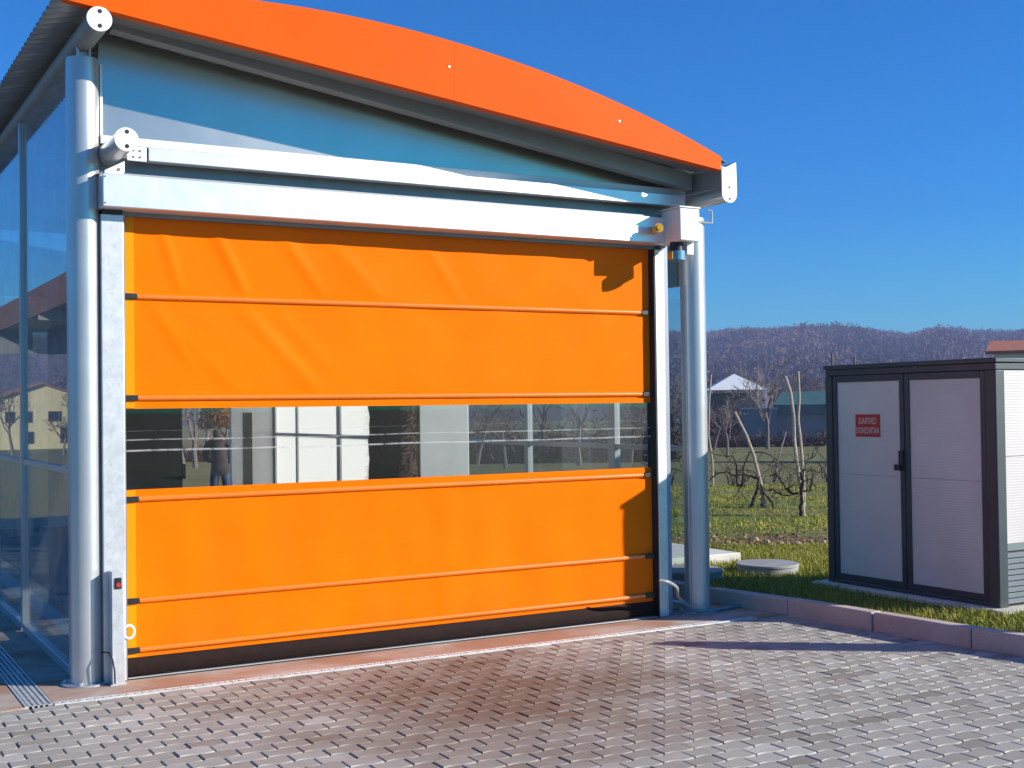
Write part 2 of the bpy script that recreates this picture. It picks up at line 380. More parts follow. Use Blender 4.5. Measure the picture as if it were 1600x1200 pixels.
mt['grating'] = simple('drain_grating', (.66, .67, .66), .45, .4, .2, 20)

# ------------------------------------------------------------------ ground
def kerbx(y):
    return float(np.interp(y, [-9, -5, -3.4, -2.54, -2.17, -1.34, -.5, .26, .9, 11.4], [6.9, 5.70, 5.26, 5.106, 5.051, 4.989, 4.930, 4.80, 4.76, 4.76]))
def slope(x, y):
    s = math.hypot(max(0, x-8, -40-x), max(0, y-12, -70-y))
    return -.025*min(s, 78)*sstep(0, 12, s)-.45*sstep(12, 16.5, y-max(0, x-9)*.0)
def lawnz(x, y):
    r = math.hypot(x-4, y)
    n = mnoise.noise(Vector((x*.5, y*.5, 0)))*.03+mnoise.noise(Vector((x*1.7, y*1.7, 3)))*.015
    return .075+slope(x, y)+n*sstep(5.2, 6.5, x if y < 11 else 9)-.25*sstep(62, 74, r)
# one ground sheet to the horizon
radii = [0, 3, 6, 9, 13, 18, 24, 31, 40, 50, 62, 75, 90, 110, 140, 180, 240, 330, 480, 700, 1000, 1500, 2300, 3600, 5200]
NA = 96; vs = []; 
for ri, r in enumerate(radii):
    for k in range(NA):
        a = 2*math.pi*k/NA; x, y = r*math.cos(a), r*math.sin(a)
        vs.append((x, y, slope(x, y)-.09*(1-sstep(45, 75, r))))
fs = [(i*NA+k, i*NA+(k+1)%NA, (i+1)*NA+(k+1)%NA, (i+1)*NA+k) for i in range(len(radii)-1) for k in range(NA)]
g = npmesh('ground', np.array(vs), np.array(fs), mt['field'], smooth=True); tag(g, kind='structure')
# lawn and field near the building (cells over the paved yard left out)
xs = np.concatenate([np.arange(-44, 4.1, 2.0), [5.0], np.arange(5.4, 12, .4), np.arange(12, 74, 1.5)])
ys = np.concatenate([np.arange(-26, -6, 2.0), np.arange(-6, 11.4, .4), [11.4], np.arange(12, 76, 1.5)])
vs = []; nx = len(xs)
for y in ys:
    for x in xs:
        xx = kerbx(y)+.06 if x == 5.0 and y <= 11.41 else max(x, kerbx(y)+.1*(x-4.4)) if (x > 5.0 and y <= 11.41) else x
        vs.append((xx, y, lawnz(xx, y)))
fs = []
for j in range(len(ys)-1):
    for i in range(nx-1):
        if xs[i+1] <= 5.01 and ys[j] < 11.39: continue
        fs.append((j*nx+i, j*nx+i+1, (j+1)*nx+i+1, (j+1)*nx+i))
lw = npmesh('lawn', np.array(vs), np.array(fs), mt['lawn'], smooth=True); tag(lw, kind='structure')
# yard under and beside the hall
yard = MB().box(-46, 4.85, -60, 11.5, -.08, -.022).build('yard', mt['yard']); tag(yard, kind='structure')
apron = MB().prism([(-.50, -.425), (4.98, -.425), (4.86, .3), (4.80, 10.6), (-.50, 10.6)], 2, -.02, .006).build('apron', mt['apron']); tag(apron, kind='structure')

# pavement of wave-edged concrete pavers
PW, PH = .18, .12
pave = MB().add([(-9, -11, -.016), (8.2, -11, -.016), (7.3, -9, -.016), (5.8, -5, -.016), (5.2, -2.6, -.016), (5.05, -1.0, -.016), (4.95, -.42, -.016), (-.52, -.42, -.016), (-.52, 4.2, -.016), (-9, 4.2, -.016)], [tuple(range(10))]).build('pavement', mt['bed'], raw=True)
tag(pave, kind='structure')
def wave(x): return .0085*math.tanh(3.2*math.sin(2*math.pi*x/PW))
xsamp = [-.5, -.33, -.06, .06, .33, .5]
def outline(ins):
    hw = PW/2-.0034-ins; pts = []
    for u in xsamp: pts.append((u*2*hw, PH/2-.0032-ins+wave(u*PW)))
    for u in xsamp[::-1]: pts.append((u*2*hw, -PH/2+.0032+ins-wave(u*PW)))
    return pts
o0, o1 = outline(.0), outline(.0042); n = len(o0)
pv = [(x, y, -.03) for x, y in o0]+[(x, y, -.0045) for x, y in o0]+[(x, y, 0) for x, y in o1]
pf = [(i, n+i, n+(i+1)%n, (i+1)%n) for i in range(n)]+[(n+i, 2*n+i, 2*n+(i+1)%n, n+(i+1)%n) for i in range(n)]
q = n//2-1
pt_ = [(2*n+i, 2*n+n-1-i, 2*n+n-2-i, 2*n+i+1) for i in range(q)]
pfaces = pf+pt_
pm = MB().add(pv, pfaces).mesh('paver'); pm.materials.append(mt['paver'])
spots = []
for k in range(-45, 90):
    yc = -.535-PH*k
    if yc < -10.5 or yc > 4: continue
    for i in range(-52, 42):
        xc = PW*i+(PW/2 if k % 2 else 0)
        if xc > kerbx(yc)+.02 or xc < -8.5: continue
        if yc > -.5 and xc > -.80: continue
        spots.append((xc, yc))
sized = []
for s in spots:
    px, py, c = toPix((s[0], s[1], 0))
    vis = c > .3 and -20 < px < 1620 and py < 1215
    sized.append(((1/c if vis else 0), s))
sized.sort(key=lambda q: -q[0])
tiltr = lambda a: (random.random()-.5)*a
for i, (_, s) in enumerate(sized[:300]):
    o = bpy.data.objects.new('paver', pm); col.objects.link(o); o.parent = pave
    o.location = (s[0]+tiltr(.0016), s[1]+tiltr(.0016), tiltr(.004)-.001); o.rotation_euler = (tiltr(.018), tiltr(.018), tiltr(.012)); o['rnd'] = min(1, max(0, random.gauss(.52, .21)))
rest = np.array([s for _, s in sized[300:]]); base = np.array(pv); m = len(rest)
jit = np.zeros((m, 1, 3)); jit[:, 0, 2] = (rng.random(m)-.5)*.004-.001
V = base[None]+np.concatenate([rest, np.zeros((m, 1))], 1)[:, None]+jit
tl = (rng.random((m, 2))-.5)*.018
V[:, :, 2] += base[None, :, 0]*tl[:, :1]+base[None, :, 1]*tl[:, 1:]
Fq = np.array(pfaces)
F = (Fq[None]+(np.arange(m)*len(base))[:, None, None]).reshape(-1, 4)
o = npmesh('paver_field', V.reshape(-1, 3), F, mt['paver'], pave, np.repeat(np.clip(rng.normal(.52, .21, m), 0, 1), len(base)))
o.data.set_sharp_from_angle(angle=R(20)); tag(o, kind='stuff')

# kerb stones
kerb = empty('kerb', (kerbx(-1.3), -1.3, 0), 'pale concrete kerb edging the grass beside the paved forecourt', 'kerb')
ed = [-9.0, -8.1, -7.2, -6.32, -5.45, -4.62, -3.8, -2.99, -2.165, -1.34, -.51, .31]
for a, b in zip(ed[:-1], ed[1:]):
    a += .006; b -= .006; mm = MB(); q = []
    for t_ in (0, .5, 1):
        y = a+(b-a)*t_; q.append((kerbx(y), y))
    z1 = .128+tiltr(.008); dx = tiltr(.008)
    poly = [(x+dx, y) for x, y in q]+[(x+.115+dx, y) for x, y in q[::-1]]
    mm.prism(poly, 2, -.1, z1).build('kerb_stone', mt['kerb'], kerb, .012)
for k in range(11):
    y = .316+k*.92
    MB().box(4.765+.005*(k % 2), 4.88, y, y+.908, -.1, .128).build('kerb_stone', mt['kerb'], kerb, .012)
k2 = empty('kerb', (-8, 11.5, 0), 'pale kerb closing the far side of the yard before the field', 'kerb')
for k in range(14): MB().box(-14+k*.99, -14+k*.99+.98, 11.4, 11.52, -.1, .13).build('kerb_stone', mt['kerb'], k2, .012)

# drains
dr = empty('slot_drain', (2, -.45, 0), 'narrow slotted steel drain across the doorway apron', 'drain')
x = -.50
for seg in range(5):
    x1 = x+1.03; mm = MB()
    mm.box(x, x1-.004, -.482, -.468, -.03, .008); mm.box(x, x1-.004, -.430, -.424, -.03, .007)
    k = x+.006
    while k < x1-.03:
        mm.box(k, k+.024, -.468, -.430, -.006, .0055); k += .045
    mm.build('slot_section', mt['grating'], dr); x = x1
MB().box(-.5, 4.65, -.468, -.43, -.035, -.03).build('gutter_bed', mt['rubber'], dr)
MB().box(4.651, 4.99, -.482, -.4255, -.03, .006).build('end_block', mt['apron'], dr)
gr = empty('channel_drain', (-.58, 2, 0), 'steel channel drain running back along the glass side wall', 'drain')
for k in range(10):
    y0 = -.455+k*1.0; mm = MB()
    mm.box(-.655, -.643, y0, y0+.992, -.06, .007); mm.box(-.517, -.505, y0, y0+.992, -.06, .007)
    for b in range(4): mm.box(-.634+b*.029, -.622+b*.029+.006, y0, y0+.992, -.03, .005)
    mm.box(-.643, -.517, y0, y0+.02, -.03, .004)
    mm.build('grating', mt['grating'], gr)
MB().box(-.643, -.517, -.45, 9.5, -.055, -.045).build('channel', mt['rubber'], gr)
MB().box(-.80, -.656, -.47, 9.5, -.03, .003).build('channel_border', mt['apron'], gr, .004)

# ------------------------------------------------------------------ wash hall
hall = empty('wash_hall', (2.1, 5, 0), 'grey and glass car wash hall with arched orange roof fascia', 'building')
TX = np.array([-.47, 0, .755, 1.441, 2.034, 2.847, 3.463, 3.895, 4.439]); TZ = np.array([4.03, 4.118, 4.182, 4.181, 4.12, 3.973, 3.837, 3.712, 3.502])
pc = np.polyfit(TX, TZ, 4)
top = lambda x: float(np.polyval(pc, x))
bot = lambda x: 3.987-.122*(x+.158)
YF, YB = -.50, 10.2
# columns
def column(x, y, h, r):
    c = MB().cyl((x, y, .012), (x, y, h), r, n=48).build('column', mt['silver'], hall)
    MB().cyl((x, y, .004), (x, y, .016), r+.052, n=40).build('base_flange', mt['silver'], c)
    for k in range(4):
        a = math.pi/4+k*math.pi/2+.35
        MB().cyl((x+(r+.03)*math.cos(a), y+(r+.03)*math.sin(a), .014), (x+(r+.03)*math.cos(a), y+(r+.03)*math.sin(a), .03), .011, n=6).build('bolt', mt['galv'], c)
    return c
cL = column(-.235, 0, 3.82, .096); cR = column(4.464, .01, 3.14, .1)
for yy in (5.0, 9.9):
    column(-.235, yy, 3.82, .096); column(4.464, yy, 3.14, .1)
MB().box(-.262, -.208, -.03, .03, 3.82, 3.87).build('saddle_bracket', mt['galv'], hall)
for dx in (-.035, .035): MB().cyl((-.235+dx, -.05, 3.78), (-.235+dx, -.05, 3.90), .009, n=8).build('stud', mt['galv'], hall)
# eave tubes with capped ends
def captube(x, z, r, y0, y1, mat):
    tb = MB().cyl((x, y0, z), (x, y1, z), r, n=40).build('eave_tube', mat, hall)
    cp = MB().cyl((x, y0-.008, z), (x, y0-.0005, z), r+.004, n=40).build('end_cap', mt['white_metal'], tb)
    for dz in (-.04, .045):
        MB().cyl((x+.002, y0-.0095, z+dz), (x+.002, y0-.0072, z+dz), .0125, n=16).build('bolt_hole', mt['black'], tb)
captube(-.235, 3.93, .068, -.505, YB-.1, mt['rafter'])  # darker grey than the silver tubes, standing in for shade under the roof
captube(-.085, 3.245, .066, -.50, .10, mt['silver'])
tr = MB().cyl((4.424, -.50, 3.265), (4.424, YB-.1, 3.265), .066, n=40).build('eave_tube', mt['silver'], hall)
arc = [(4.424+.073*math.cos(a), 3.262+.073*math.sin(a)) for a in np.linspace(math.pi, 2*math.pi, 20)]
ep = MB().prism([(4.351, 3.442), *arc, (4.497, 3.3), (4.492, 3.505)], 1, -.512, -.502).build('end_plate', mt['white_metal'], hall, .002)
for dz in (0.052, -.035): MB().cyl((4.424, -.5145, 3.255+dz), (4.424, -.511, 3.255+dz), .011, n=16).build('bolt_hole', mt['black'], ep)
MB().box(4.36, 4.372, -.50, YB-.1, 3.31, 3.46).build('gutter_plate', mt['rafter'], hall)
MB().prism([(4.345, 3.47), (4.36, 3.455), (4.49, 3.455), (4.50, 3.505), (4.492, 3.505), (4.484, 3.463), (4.36, 3.463)], 1, -.50, YB-.1).build('gutter', mt['roof'], hall)
# fascia with folded lower lip
def fascia_sheet(xa, xb, n_, dy):
    xs_ = np.linspace(xa, xb, n_); mm = MB()
    upz = [max(top(x), bot(x)+.012) for x in xs_]; loz = [bot(x) for x in xs_]
    nn = n_; vv = []
    for y in (YF+dy, YF+.012+dy):
        vv += [(x, y+.0035*mnoise.noise(Vector((x*1.4, 0, 3)))*sstep(xa, xa+.2, x), z) for x, z in zip(xs_, loz)]+[(x, y, z) for x, z in zip(xs_, upz)]
    ff = []
    for i in range(nn-1):
        ff.append((i, i+1, nn+i+1, nn+i)); ff.append((2*nn+i, 3*nn+i, 3*nn+i+1, 2*nn+i+1))
        ff.append((nn+i, nn+i+1, 3*nn+i+1, 3*nn+i)); ff.append((i, 2*nn+i, 2*nn+i+1, i+1))
    ff += [(0, nn, 3*nn, 2*nn), (nn-1, 3*nn-1, 4*nn-1, 2*nn-1)]
    fa = mm.add(vv, ff).build('fascia_sheet', mt['fascia'], hall)
    mm = MB(); vv = []
    for i, x in enumerate(xs_): vv += [(x, YF+.013+dy, loz[i]), (x, YF+.075, loz[i]), (x, YF+.075, loz[i]+.006), (x, YF+.013+dy, loz[i]+.006)]
    ff = [(4*i+j, 4*i+(j+1)%4, 4*i+4+(j+1)%4, 4*i+4+j) for i in range(nn-1) for j in range(4)]
    mm.add(vv, ff).build('folded_lip', mt['fascia'], fa)
    return fa
fa = fascia_sheet(-.44, 2.079, 33, 0.0); fb = fascia_sheet(2.0805, 4.36, 30, .0006)
for x in (2.04, 3.42): MB().cyl((x, YF-.004, (top(x)*.55+bot(x)*.45)), (x, YF+.001, (top(x)*.55+bot(x)*.45)), .009, n=10).build('screw', mt['white_metal'], fa)
# soffit strip, rafters
def sloped(name, x0, x1, zf, h, y0, y1, mat, parent=hall):
    p = [(x0, zf(x0)), (x1, zf(x1)), (x1, zf(x1)+h), (x0, zf(x0)+h)]
    return MB().prism(p, 1, y0, y1).build(name, mat, parent, .004)
sloped('soffit_channel', -.12, 4.34, lambda x: bot(x)+.028, .02, YF+.08, -.2, mt['soffit'])
sloped('rafter', -.10, 4.31, lambda x: 3.965-.1455*(x+.057), .125, -.20, -.10, mt['rafter'])
for yy in (2.5, 5.0, 7.5, 10.0): sloped('rafter', -.1, 4.34, lambda x: 3.95-.1455*(x+.057), .14, yy, yy+.1, mt['rafter'])
# corrugated roof sheet: ribs run down the slope
cy = np.arange(YF+.014, YB, .02); cx = np.linspace(-.50, 4.42, 40)
def prof(y):
    t_ = (y/.115) % 1; return .028*min(1, max(0, (abs(t_-.5)-.12)*6))
vv = [(x, y, (top(x) if x > -.44 else top(-.44)+.35*(x+.44))-.034+prof(y)) for y in cy for x in cx]; nxx = len(cx)
ff = [(j*nxx+i, j*nxx+i+1, (j+1)*nxx+i+1, (j+1)*nxx+i) for j in range(len(cy)-1) for i in range(nxx-1)]
rs = MB().add(vv, ff).build('roof_sheet', mt['roof'], hall)
sm = rs.modifiers.new('thickness', 'SOLIDIFY'); sm.thickness = .004
# gable panel and its frame
gx = np.linspace(-.135, 4.36, 30)
pol = [(-.135, 3.30), (4.36, 3.30)]+[(x, 3.99-.137*(x+.057)) for x in gx[::-1]]
MB().prism(pol, 1, .02, .05).build('gable_panel', mt['gable'], hall)
MB().box(-.135, -.118, -.02, .02, 3.36, 3.80).build('gable_edge_strip', mt['white_metal'], hall, .003)
MB().box(-.137, 4.37, -.045, .018, 3.305, 3.358).build('gable_sill', mt['white_metal'], hall, .003)
bm_ = MB().box(.135, 4.30, -.125, -.05, 3.205, 3.293).build('door_beam', mt['alu'], hall, .004)
pl = MB().box(.005, .128, -.115, -.10, 3.20, 3.29).build('splice_plate', mt['white_metal'], hall, .004)
MB().box(.098, .134, -.10, -.06, 3.205, 3.29).build('beam_stub', mt['dark_alu'], hall)
for a in (.045, .085):
    for b in (3.225, 3.265): MB().cyl((a, -.12, b), (a, -.114, b), .007, n=8).build('bolt', mt['dark_alu'], pl)
gp = MB().prism([(-.14, 3.095), (-.045, 3.095), (-.02, 3.115), (-.02, 3.185), (-.14, 3.12)], 1, -.16, -.15).build('gusset_plate', mt['white_metal'], hall, .003)
MB().cyl((-.055, -.164, 3.13), (-.055, -.158, 3.13), .01, n=8).build('bolt', mt['dark_alu'], gp)
MB().box(-.13, 4.33, .02, .06, 2.98, 3.30).build('lintel_panel', mt['dark_alu'], hall)
# door jamb posts behind the guides
MB().box(-.128, -.02, .075, .20, .006, 3.0).build('jamb_post', mt['silver'], hall, .004)
MB().box(4.1285, 4.205, -.012, .20, .006, 3.0).build('jamb_post', mt['jamb'], hall, .008)
# glazed side walls
def side_wall(X, s, ztop, mull, rails, panes):
    for y, wd in mull: MB().box(X-.03, X+.03, y-wd/2, y+wd/2, .05, ztop).build('mullion', mt['silver'], hall, .004)
    for i in range(len(mull)-1):
        ya, yb = mull[i][0]+mull[i][1]/2+.001, mull[i+1][0]-mull[i+1][1]/2-.001
        MB().box(X-.028, X+.028, ya, yb, .008, .07).build('bottom_rail', mt['silver'], hall, .004)
        for zr in rails: MB().box(X-.022, X+.022, ya, yb, zr-.022, zr+.022).build('transom', mt['silver'], hall, .003)
        zz = [.07]+[v for r_ in rails for v in (r_-.022, r_+.022)]+[ztop]
        for a, b in zip(zz[0::2], zz[1::2]):
            MB().box(X-.004, X+.004, ya, yb, a+.0005, b-.0005).build('opal_pane' if panes(ya, a) == 'poly' else 'glass_pane', mt[panes(ya, a)], hall)
side_wall(-.262, -1, 3.86, [(.22, .05), (2.133, .065), (3.66, .065), (5.2, .065), (6.75, .065), (8.3, .065), (9.85, .065)], [1.285], lambda y, z: 'glass_hazy')
side_wall(4.39, 1, 2.60, [(.0, .05), (1.04, .1), (2.5, .065), (3.9, .065), (5.6, .065), (7.33, .12), (8.9, .065), (9.85, .1)], [1.30], lambda y, z: 'poly' if y > 5.5 else 'glass')
MB().box(4.375, 4.405, .10, 9.9, 2.602, 3.21).build('upper_cladding', mt['gable'], hall)
# rear wall beside the rear doorway
MB().box(3.72, 4.35, 9.86, 9.94, .006, 3.2).build('rear_panel', mt['white_metal'], hall, .004)
MB().box(3.90, 4.03, 9.845, 9.858, .1, 1.62).build('rear_door_slot', mt['darkglass'], hall)
MB().box(-.22, 1.0, 9.86, 9.94, .006, 3.2).build('rear_panel', mt['white_metal'], hall, .004)
MB().box(-.22, 4.35, 9.86, 9.94, 2.75, 3.22).build('rear_lintel', mt['white_metal'], hall, .004) if False else MB().box(1.001, 3.719, 9.87, 9.93, 2.75, 3.22).build('rear_lintel', mt['white_metal'], hall, .004)
MB().prism([(-.2, 3.222), (4.34, 3.222), (4.34, 3.34), (-.2, 3.95)], 1, 9.88, 9.92).build('rear_gable', mt['gable'], hall)
fl = MB().box(-.23, 4.36, .35, 9.85, .007, .011).build('hall_floor', mt['floor']); tag(fl, kind='structure')
# small hook bracket on the far column head and conduit clip
br = MB(); br.tube([(4.46, -.09, 3.10), (4.52, -.09, 3.10), (4.59, -.09, 3.10), (4.59, -.09, 3.20), (4.55, -.09, 3.20)], .010, 6).build('hook_bracket', mt['silver'], hall)

# ------------------------------------------------------------------ roll-up door
door = empty('roll_up_door', (2.0, 0, 0), 'closed orange fabric roll-up door with a clear window strip', 'door')
DX = 4.022; ZB = dict(b1=2.3726, b2=1.7393, b3=1.1097, b4=.480, b5=.1744)
folds = [(.22, 2.86, .36, 2.42, .03, .010), (.55, 2.88, .78, 2.42, .035, .013), (.98, 2.88, 1.30, 2.45, .04, .010), (1.35, 2.80, 1.75, 2.40, .05, .007), (2.05, 2.86, 2.35, 2.44, .04, .006), (3.2, 2.86, 2.75, 2.42, .06, .008), (3.85, 2.86, 3.4, 2.42, .05, .007),
         (.18, 2.33, .42, 1.95, .04, .007), (.75, 2.32, 1.25, 1.80, .05, .011), (1.0, 2.30, 1.35, 1.95, .05, .006), (.35, 2.15, .75, 1.76, .05, .006), (3.6, 2.32, 3.1, 1.85, .06, .007), (3.95, 2.3, 3.6, 1.9, .04, .007), (2.3, 2.33, 2.0, 1.9, .08, .005)]
def disp(x, z):
    d = 0
    for x0, z0, x1, z1, wd, am in folds:
        L_ = math.hypot(x1-x0, z1-z0); ux, uz = (x1-x0)/L_, (z1-z0)/L_
        t_ = (x-x0)*ux+(z-z0)*uz; p = (x-x0)*uz-(z-z0)*ux
        if -.15 < t_ < L_+.15: d += .85*am*math.exp(-(p/wd)**2)*(1-((t_-L_/2)/(L_/2+.15))**2)
    if z < 1.11: d += .0028*math.sin(x*17+math.sin(x*3.1)*2)*sstep(1.11, .9, z)*(.4+.6*abs(math.sin(x*1.7)))+.002*mnoise.noise(Vector((x*4, 0, z*1.2)))
    d += .006*mnoise.noise(Vector((x*1.6, 2, z*2.2)))+.0035*mnoise.noise(Vector((x*3.7+z*2.0, 5, z*2.5)))
    d += .0014*math.sin(z*75+x*1.3)*max(0, mnoise.noise(Vector((x*.9, 9, z*1.5))))
    return d
def fabric(name, z0, z1, step=.024, mat='pvc', flat=False):
    nx_ = int(DX/step); nz = max(2, int((z1-z0)/step)); vv = []
    for j in range(nz+1):
        z = z0+(z1-z0)*j/nz; e = min(1, min(j, nz-j)/2.5)
        for i in range(nx_+1):
            x = DX*i/nx_; f = e*sstep(0, .10, x)*sstep(0, .10, DX-x)
            vv.append((x, -(0 if flat else disp(x, z)*f)-(0 if flat else .004*sstep(.085, .06, x)), z))
    ff = [(j*(nx_+1)+i, j*(nx_+1)+i+1, (j+1)*(nx_+1)+i+1, (j+1)*(nx_+1)+i) for j in range(nz) for i in range(nx_)]
    o = MB().add(vv, ff).build(name, mt[mat], door)
    MB().box(.001, .066, -.0085, -.0048, z0+.004, z1-.004).build('edge_hem', mt['hem'], o)
    return o
fabric('curtain_panel', ZB['b1']+.001, 2.93)
fabric('curtain_panel', ZB['b2']+.001, ZB['b1']-.001)
fabric('curtain_panel', 1.6713, ZB['b2']-.001)
wp = MB().box(0, DX, -.0012, .0012, 1.1679, 1.6713).build('window_strip', mt['vinyl'], door)
fabric('curtain_panel', ZB['b3']+.001, 1.1679)
fabric('curtain_panel', ZB['b4']+.001, ZB['b3']-.001)
fabric('curtain_panel', .128, ZB['b4']-.001)
for k, z in ZB.items():
    r = .019; seg = [(-.004, -r), *[(-r*math.cos(a)*1.0-.004, r*math.sin(a)) for a in np.linspace(-math.pi/2, math.pi/2, 10)], (-.004, r)]
    p = [(y, z+dz) for y, dz in seg]
    rib = MB().prism(p, 0, .085, DX-.085).build('wind_rib', mt['rib'], door)
    for a, b in ((.0, .084), (DX-.084, DX)): MB().box(a, b, -.027, .004, z-.017, z+.017).build('rib_end', mt['black'], rib, .003)
MB().prism([(-.006, .127), (-.020, .10), (-.024, .045), (-.016, .022), (.02, .022), (.03, .045), (.03, .127)], 0, .004, DX-.004).build('bottom_seal', mt['rubber'], door, .003)
MB().box(.002, DX-.002, -.075, -.036, .0065, .012).build('threshold_strip', mt['black'], door, .002)
MB().box(.002, DX-.002, -.062, -.056, .0122, .016).build('threshold_rail', mt['alu'], door)
# header box
hd = MB().box(-.16, 4.06, -.205, -.004, 2.893, 3.095).build('header_box', mt['alu'], door, .006)
MB().box(-.155, 4.05, -.15, -.03, 3.0955, 3.112).build('header_lid', mt['rafter'], hd)
MB().box(-.10, 4.05, -.035, -.012, 2.868, 2.8925).build('brush_seal', mt['dark_alu'], hd)
for z in (2.915, 3.075): MB().cyl((-.145, -.209, z), (-.145, -.204, z), .005, n=8).build('screw', mt['dark_alu'], hd)
# guides
def guide(x0, x1, yf):
    o = MB().box(x0, x1, yf, .072, .008, 2.866).build('guide_rail', mt['galv'], door, .005)
    return o
gl = guide(-.148, -.012, -.088); MB().box(-.14, -.02, -.094, .05, 2.8665, 2.8925).build('guide_cap', mt['black'], gl)
MB().box(-.0118, -.004, -.075, .06, .01, 2.866).build('guide_lip', mt['dark_alu'], gl)
g2 = guide(4.042, 4.128, -.062); MB().box(4.034, 4.0415, -.058, .06, .01, 2.866).build('guide_lip', mt['black'], g2)
# galvanised photocell post
po = MB().box(-.118, -.045, -.178, -.096, .008, .690).build('sensor_post', mt['galv'], door, .003)
MB().box(-.128, -.035, -.186, -.09, .0065, .014).build('post_foot', mt['galv'], po)
MB().box(-.100, -.060, -.186, -.1785, .585, .652).build('photocell', mt['black'], po, .003)
MB().cyl((-.080, -.190, .61), (-.080, -.1855, .61), .015, n=16).build('photocell_lens', mt['red'], po)
rg = MB(); rg.tube([(.012+.032*math.cos(a)-.01, -.09, .305+.04*math.sin(a)) for a in np.linspace(0, 2*math.pi, 22)], .0075, 8).build('pull_ring', mt['white_plastic'], door)
MB().tube([(-.16, -.10, .20), (-.135, -.16, .205), (-.12, -.19, .17), (-.108, -.195, .10), (-.105, -.19, .02)], .005, 6).build('sensor_cable', mt['black'], door)
# drive unit
dv = MB().box(4.03, 4.222, -.40, -.16, 2.893, 3.145).build('drive_housing', mt['white_plastic'], door, .012)
MB().box(3.90, 4.10, -.205+.0, -.155, 2.90, 3.11).build('drive_bracket', mt['galv'], dv, .003) if False else MB().box(4.0605, 4.20, -.158, -.02, 2.90, 3.13).build('drive_bracket', mt['galv'], dv, .003)
MB().box(4.025, 4.228, -.406, -.155, 3.145, 3.157).build('housing_lid', mt['white_plastic'], dv, .003)
pg = MB(); pg.cyl((3.93, -.206, 2.985), (3.90, -.30, 2.99), .030, .030, 20); pg.cyl((3.90, -.30, 2.99), (3.893, -.322, 2.991), .036, .036, 20); pg.cyl((3.893, -.322, 2.991), (3.888, -.338, 2.992), .02, .02, 12)
pg.build('yellow_plug', mt['yellow'], dv)
MB().cyl((4.08, -.29, 2.892), (4.08, -.29, 2.825), .05, n=24).build('motor_neck', mt['black'], dv)
mo = MB().cyl((4.075, -.30, 2.8245), (4.075, -.30, 2.755), .062, n=28).build('motor_cap', mt['blue_plastic'], dv)
MB().box(4.008, 4.03, -.33, -.27, 2.76, 2.815).build('release_lever', mt['yellow'], mo)
MB().box(4.15, 4.215, -.33, -.25, 2.80, 2.892).build('terminal_box', mt['white_plastic'], dv, .004)

# flexible conduit on the apron
pts = [at(1030, 907, 9.35), at(1045, 910, 9.38), at(1057, 918, 9.5), at(1060, 932, 9.6), at(1072, 944, 9.72), at(1090, 955, 9.78), at(1110, 957, 9.85), at(1135, 953, 10.0), at(1170, 948, 10.15)]
pts = [Vector((p.x, p.y, max(p.z, .02))) for p in pts]
from mathutils import geometry as mg
sp = []
for i in range(len(pts)-1):
    p0, p1, p2, p3 = pts[max(0, i-1)], pts[i], pts[i+1], pts[min(len(pts)-1, i+2)]
    for t_ in np.linspace(0, 1, 7)[:-1]:
        sp.append(.5*((2*p1)+(p2-p0)*t_+(2*p0-5*p1+4*p2-p3)*t_**2+(3*p1-p0-3*p2+p3)*t_**3))
tag(MB().tube(sp, .013, 8).build('conduit', simple('grey_conduit', (.26, .27, .29), .5)), 'grey flexible conduit curling from the door guide along the kerb', 'conduit')

# ------------------------------------------------------------------ wash gantry seen through the window strip
gan = empty('wash_gantry', (2, 2.5, 0), 'dark vehicle wash gantry with bristle brush inside the hall', 'wash gantry')
MB().box(.03, .985, 2.3, 2.9, .05, 2.35).build('tower', mt['tower'], gan, .02)
MB().box(.98, 1.0, 2.28, 2.34, 1.10, 1.22).build('latch', mt['black'], gan)
MB().box(3.19, 3.72, 2.45, 3.0, .05, 2.35).build('tower', mt['tower_grey'], gan, .02)
MB().box(.03, 3.72, 2.4, 2.9, 2.351, 2.75).build('crossbeam', mt['tower_grey'], gan, .02)
bv = []; bf = []
for k in range(5200):
    a = random.uniform(0, 6.283); z = random.uniform(.25, 2.1); r = .24+random.uniform(-.02, .03)+.015*math.sin(z*9)
    d = Vector((math.cos(a), math.sin(a), random.uniform(-.1, .1))); c = Vector((2.93, 2.45, z)); t_ = Vector((-math.sin(a), math.cos(a), 0))*.012
    b = len(bv); bv += [c+d*.05, c+d*r+t_, c+d*r-t_]; bf.append((b, b+1, b+2))
MB().add(bv, bf).build('brush', mt['brush'], gan)
bs = MB(); nr, ns = 46, 26
bs.add([Vector((2.93+rq*math.cos(a), 2.45+rq*math.sin(a), .25+1.85*i/nr)) for i in range(nr+1) for a, rq in [(2*math.pi*k/ns, .215+.022*mnoise.noise(Vector((math.cos(2*math.pi*k/ns)*2, math.sin(2*math.pi*k/ns)*2, i*.35)))) for k in range(ns)]],
       [(i*ns+k, i*ns+(k+1)%ns, (i+1)*ns+(k+1)%ns, (i+1)*ns+k) for i in range(nr) for k in range(ns)])
bs.build('brush_core', mt['brush'], gan)
MB().box(2.62, 3.0, 2.42, 2.48, 2.16, 2.35).build('brush_arm', mt['tower'], gan)
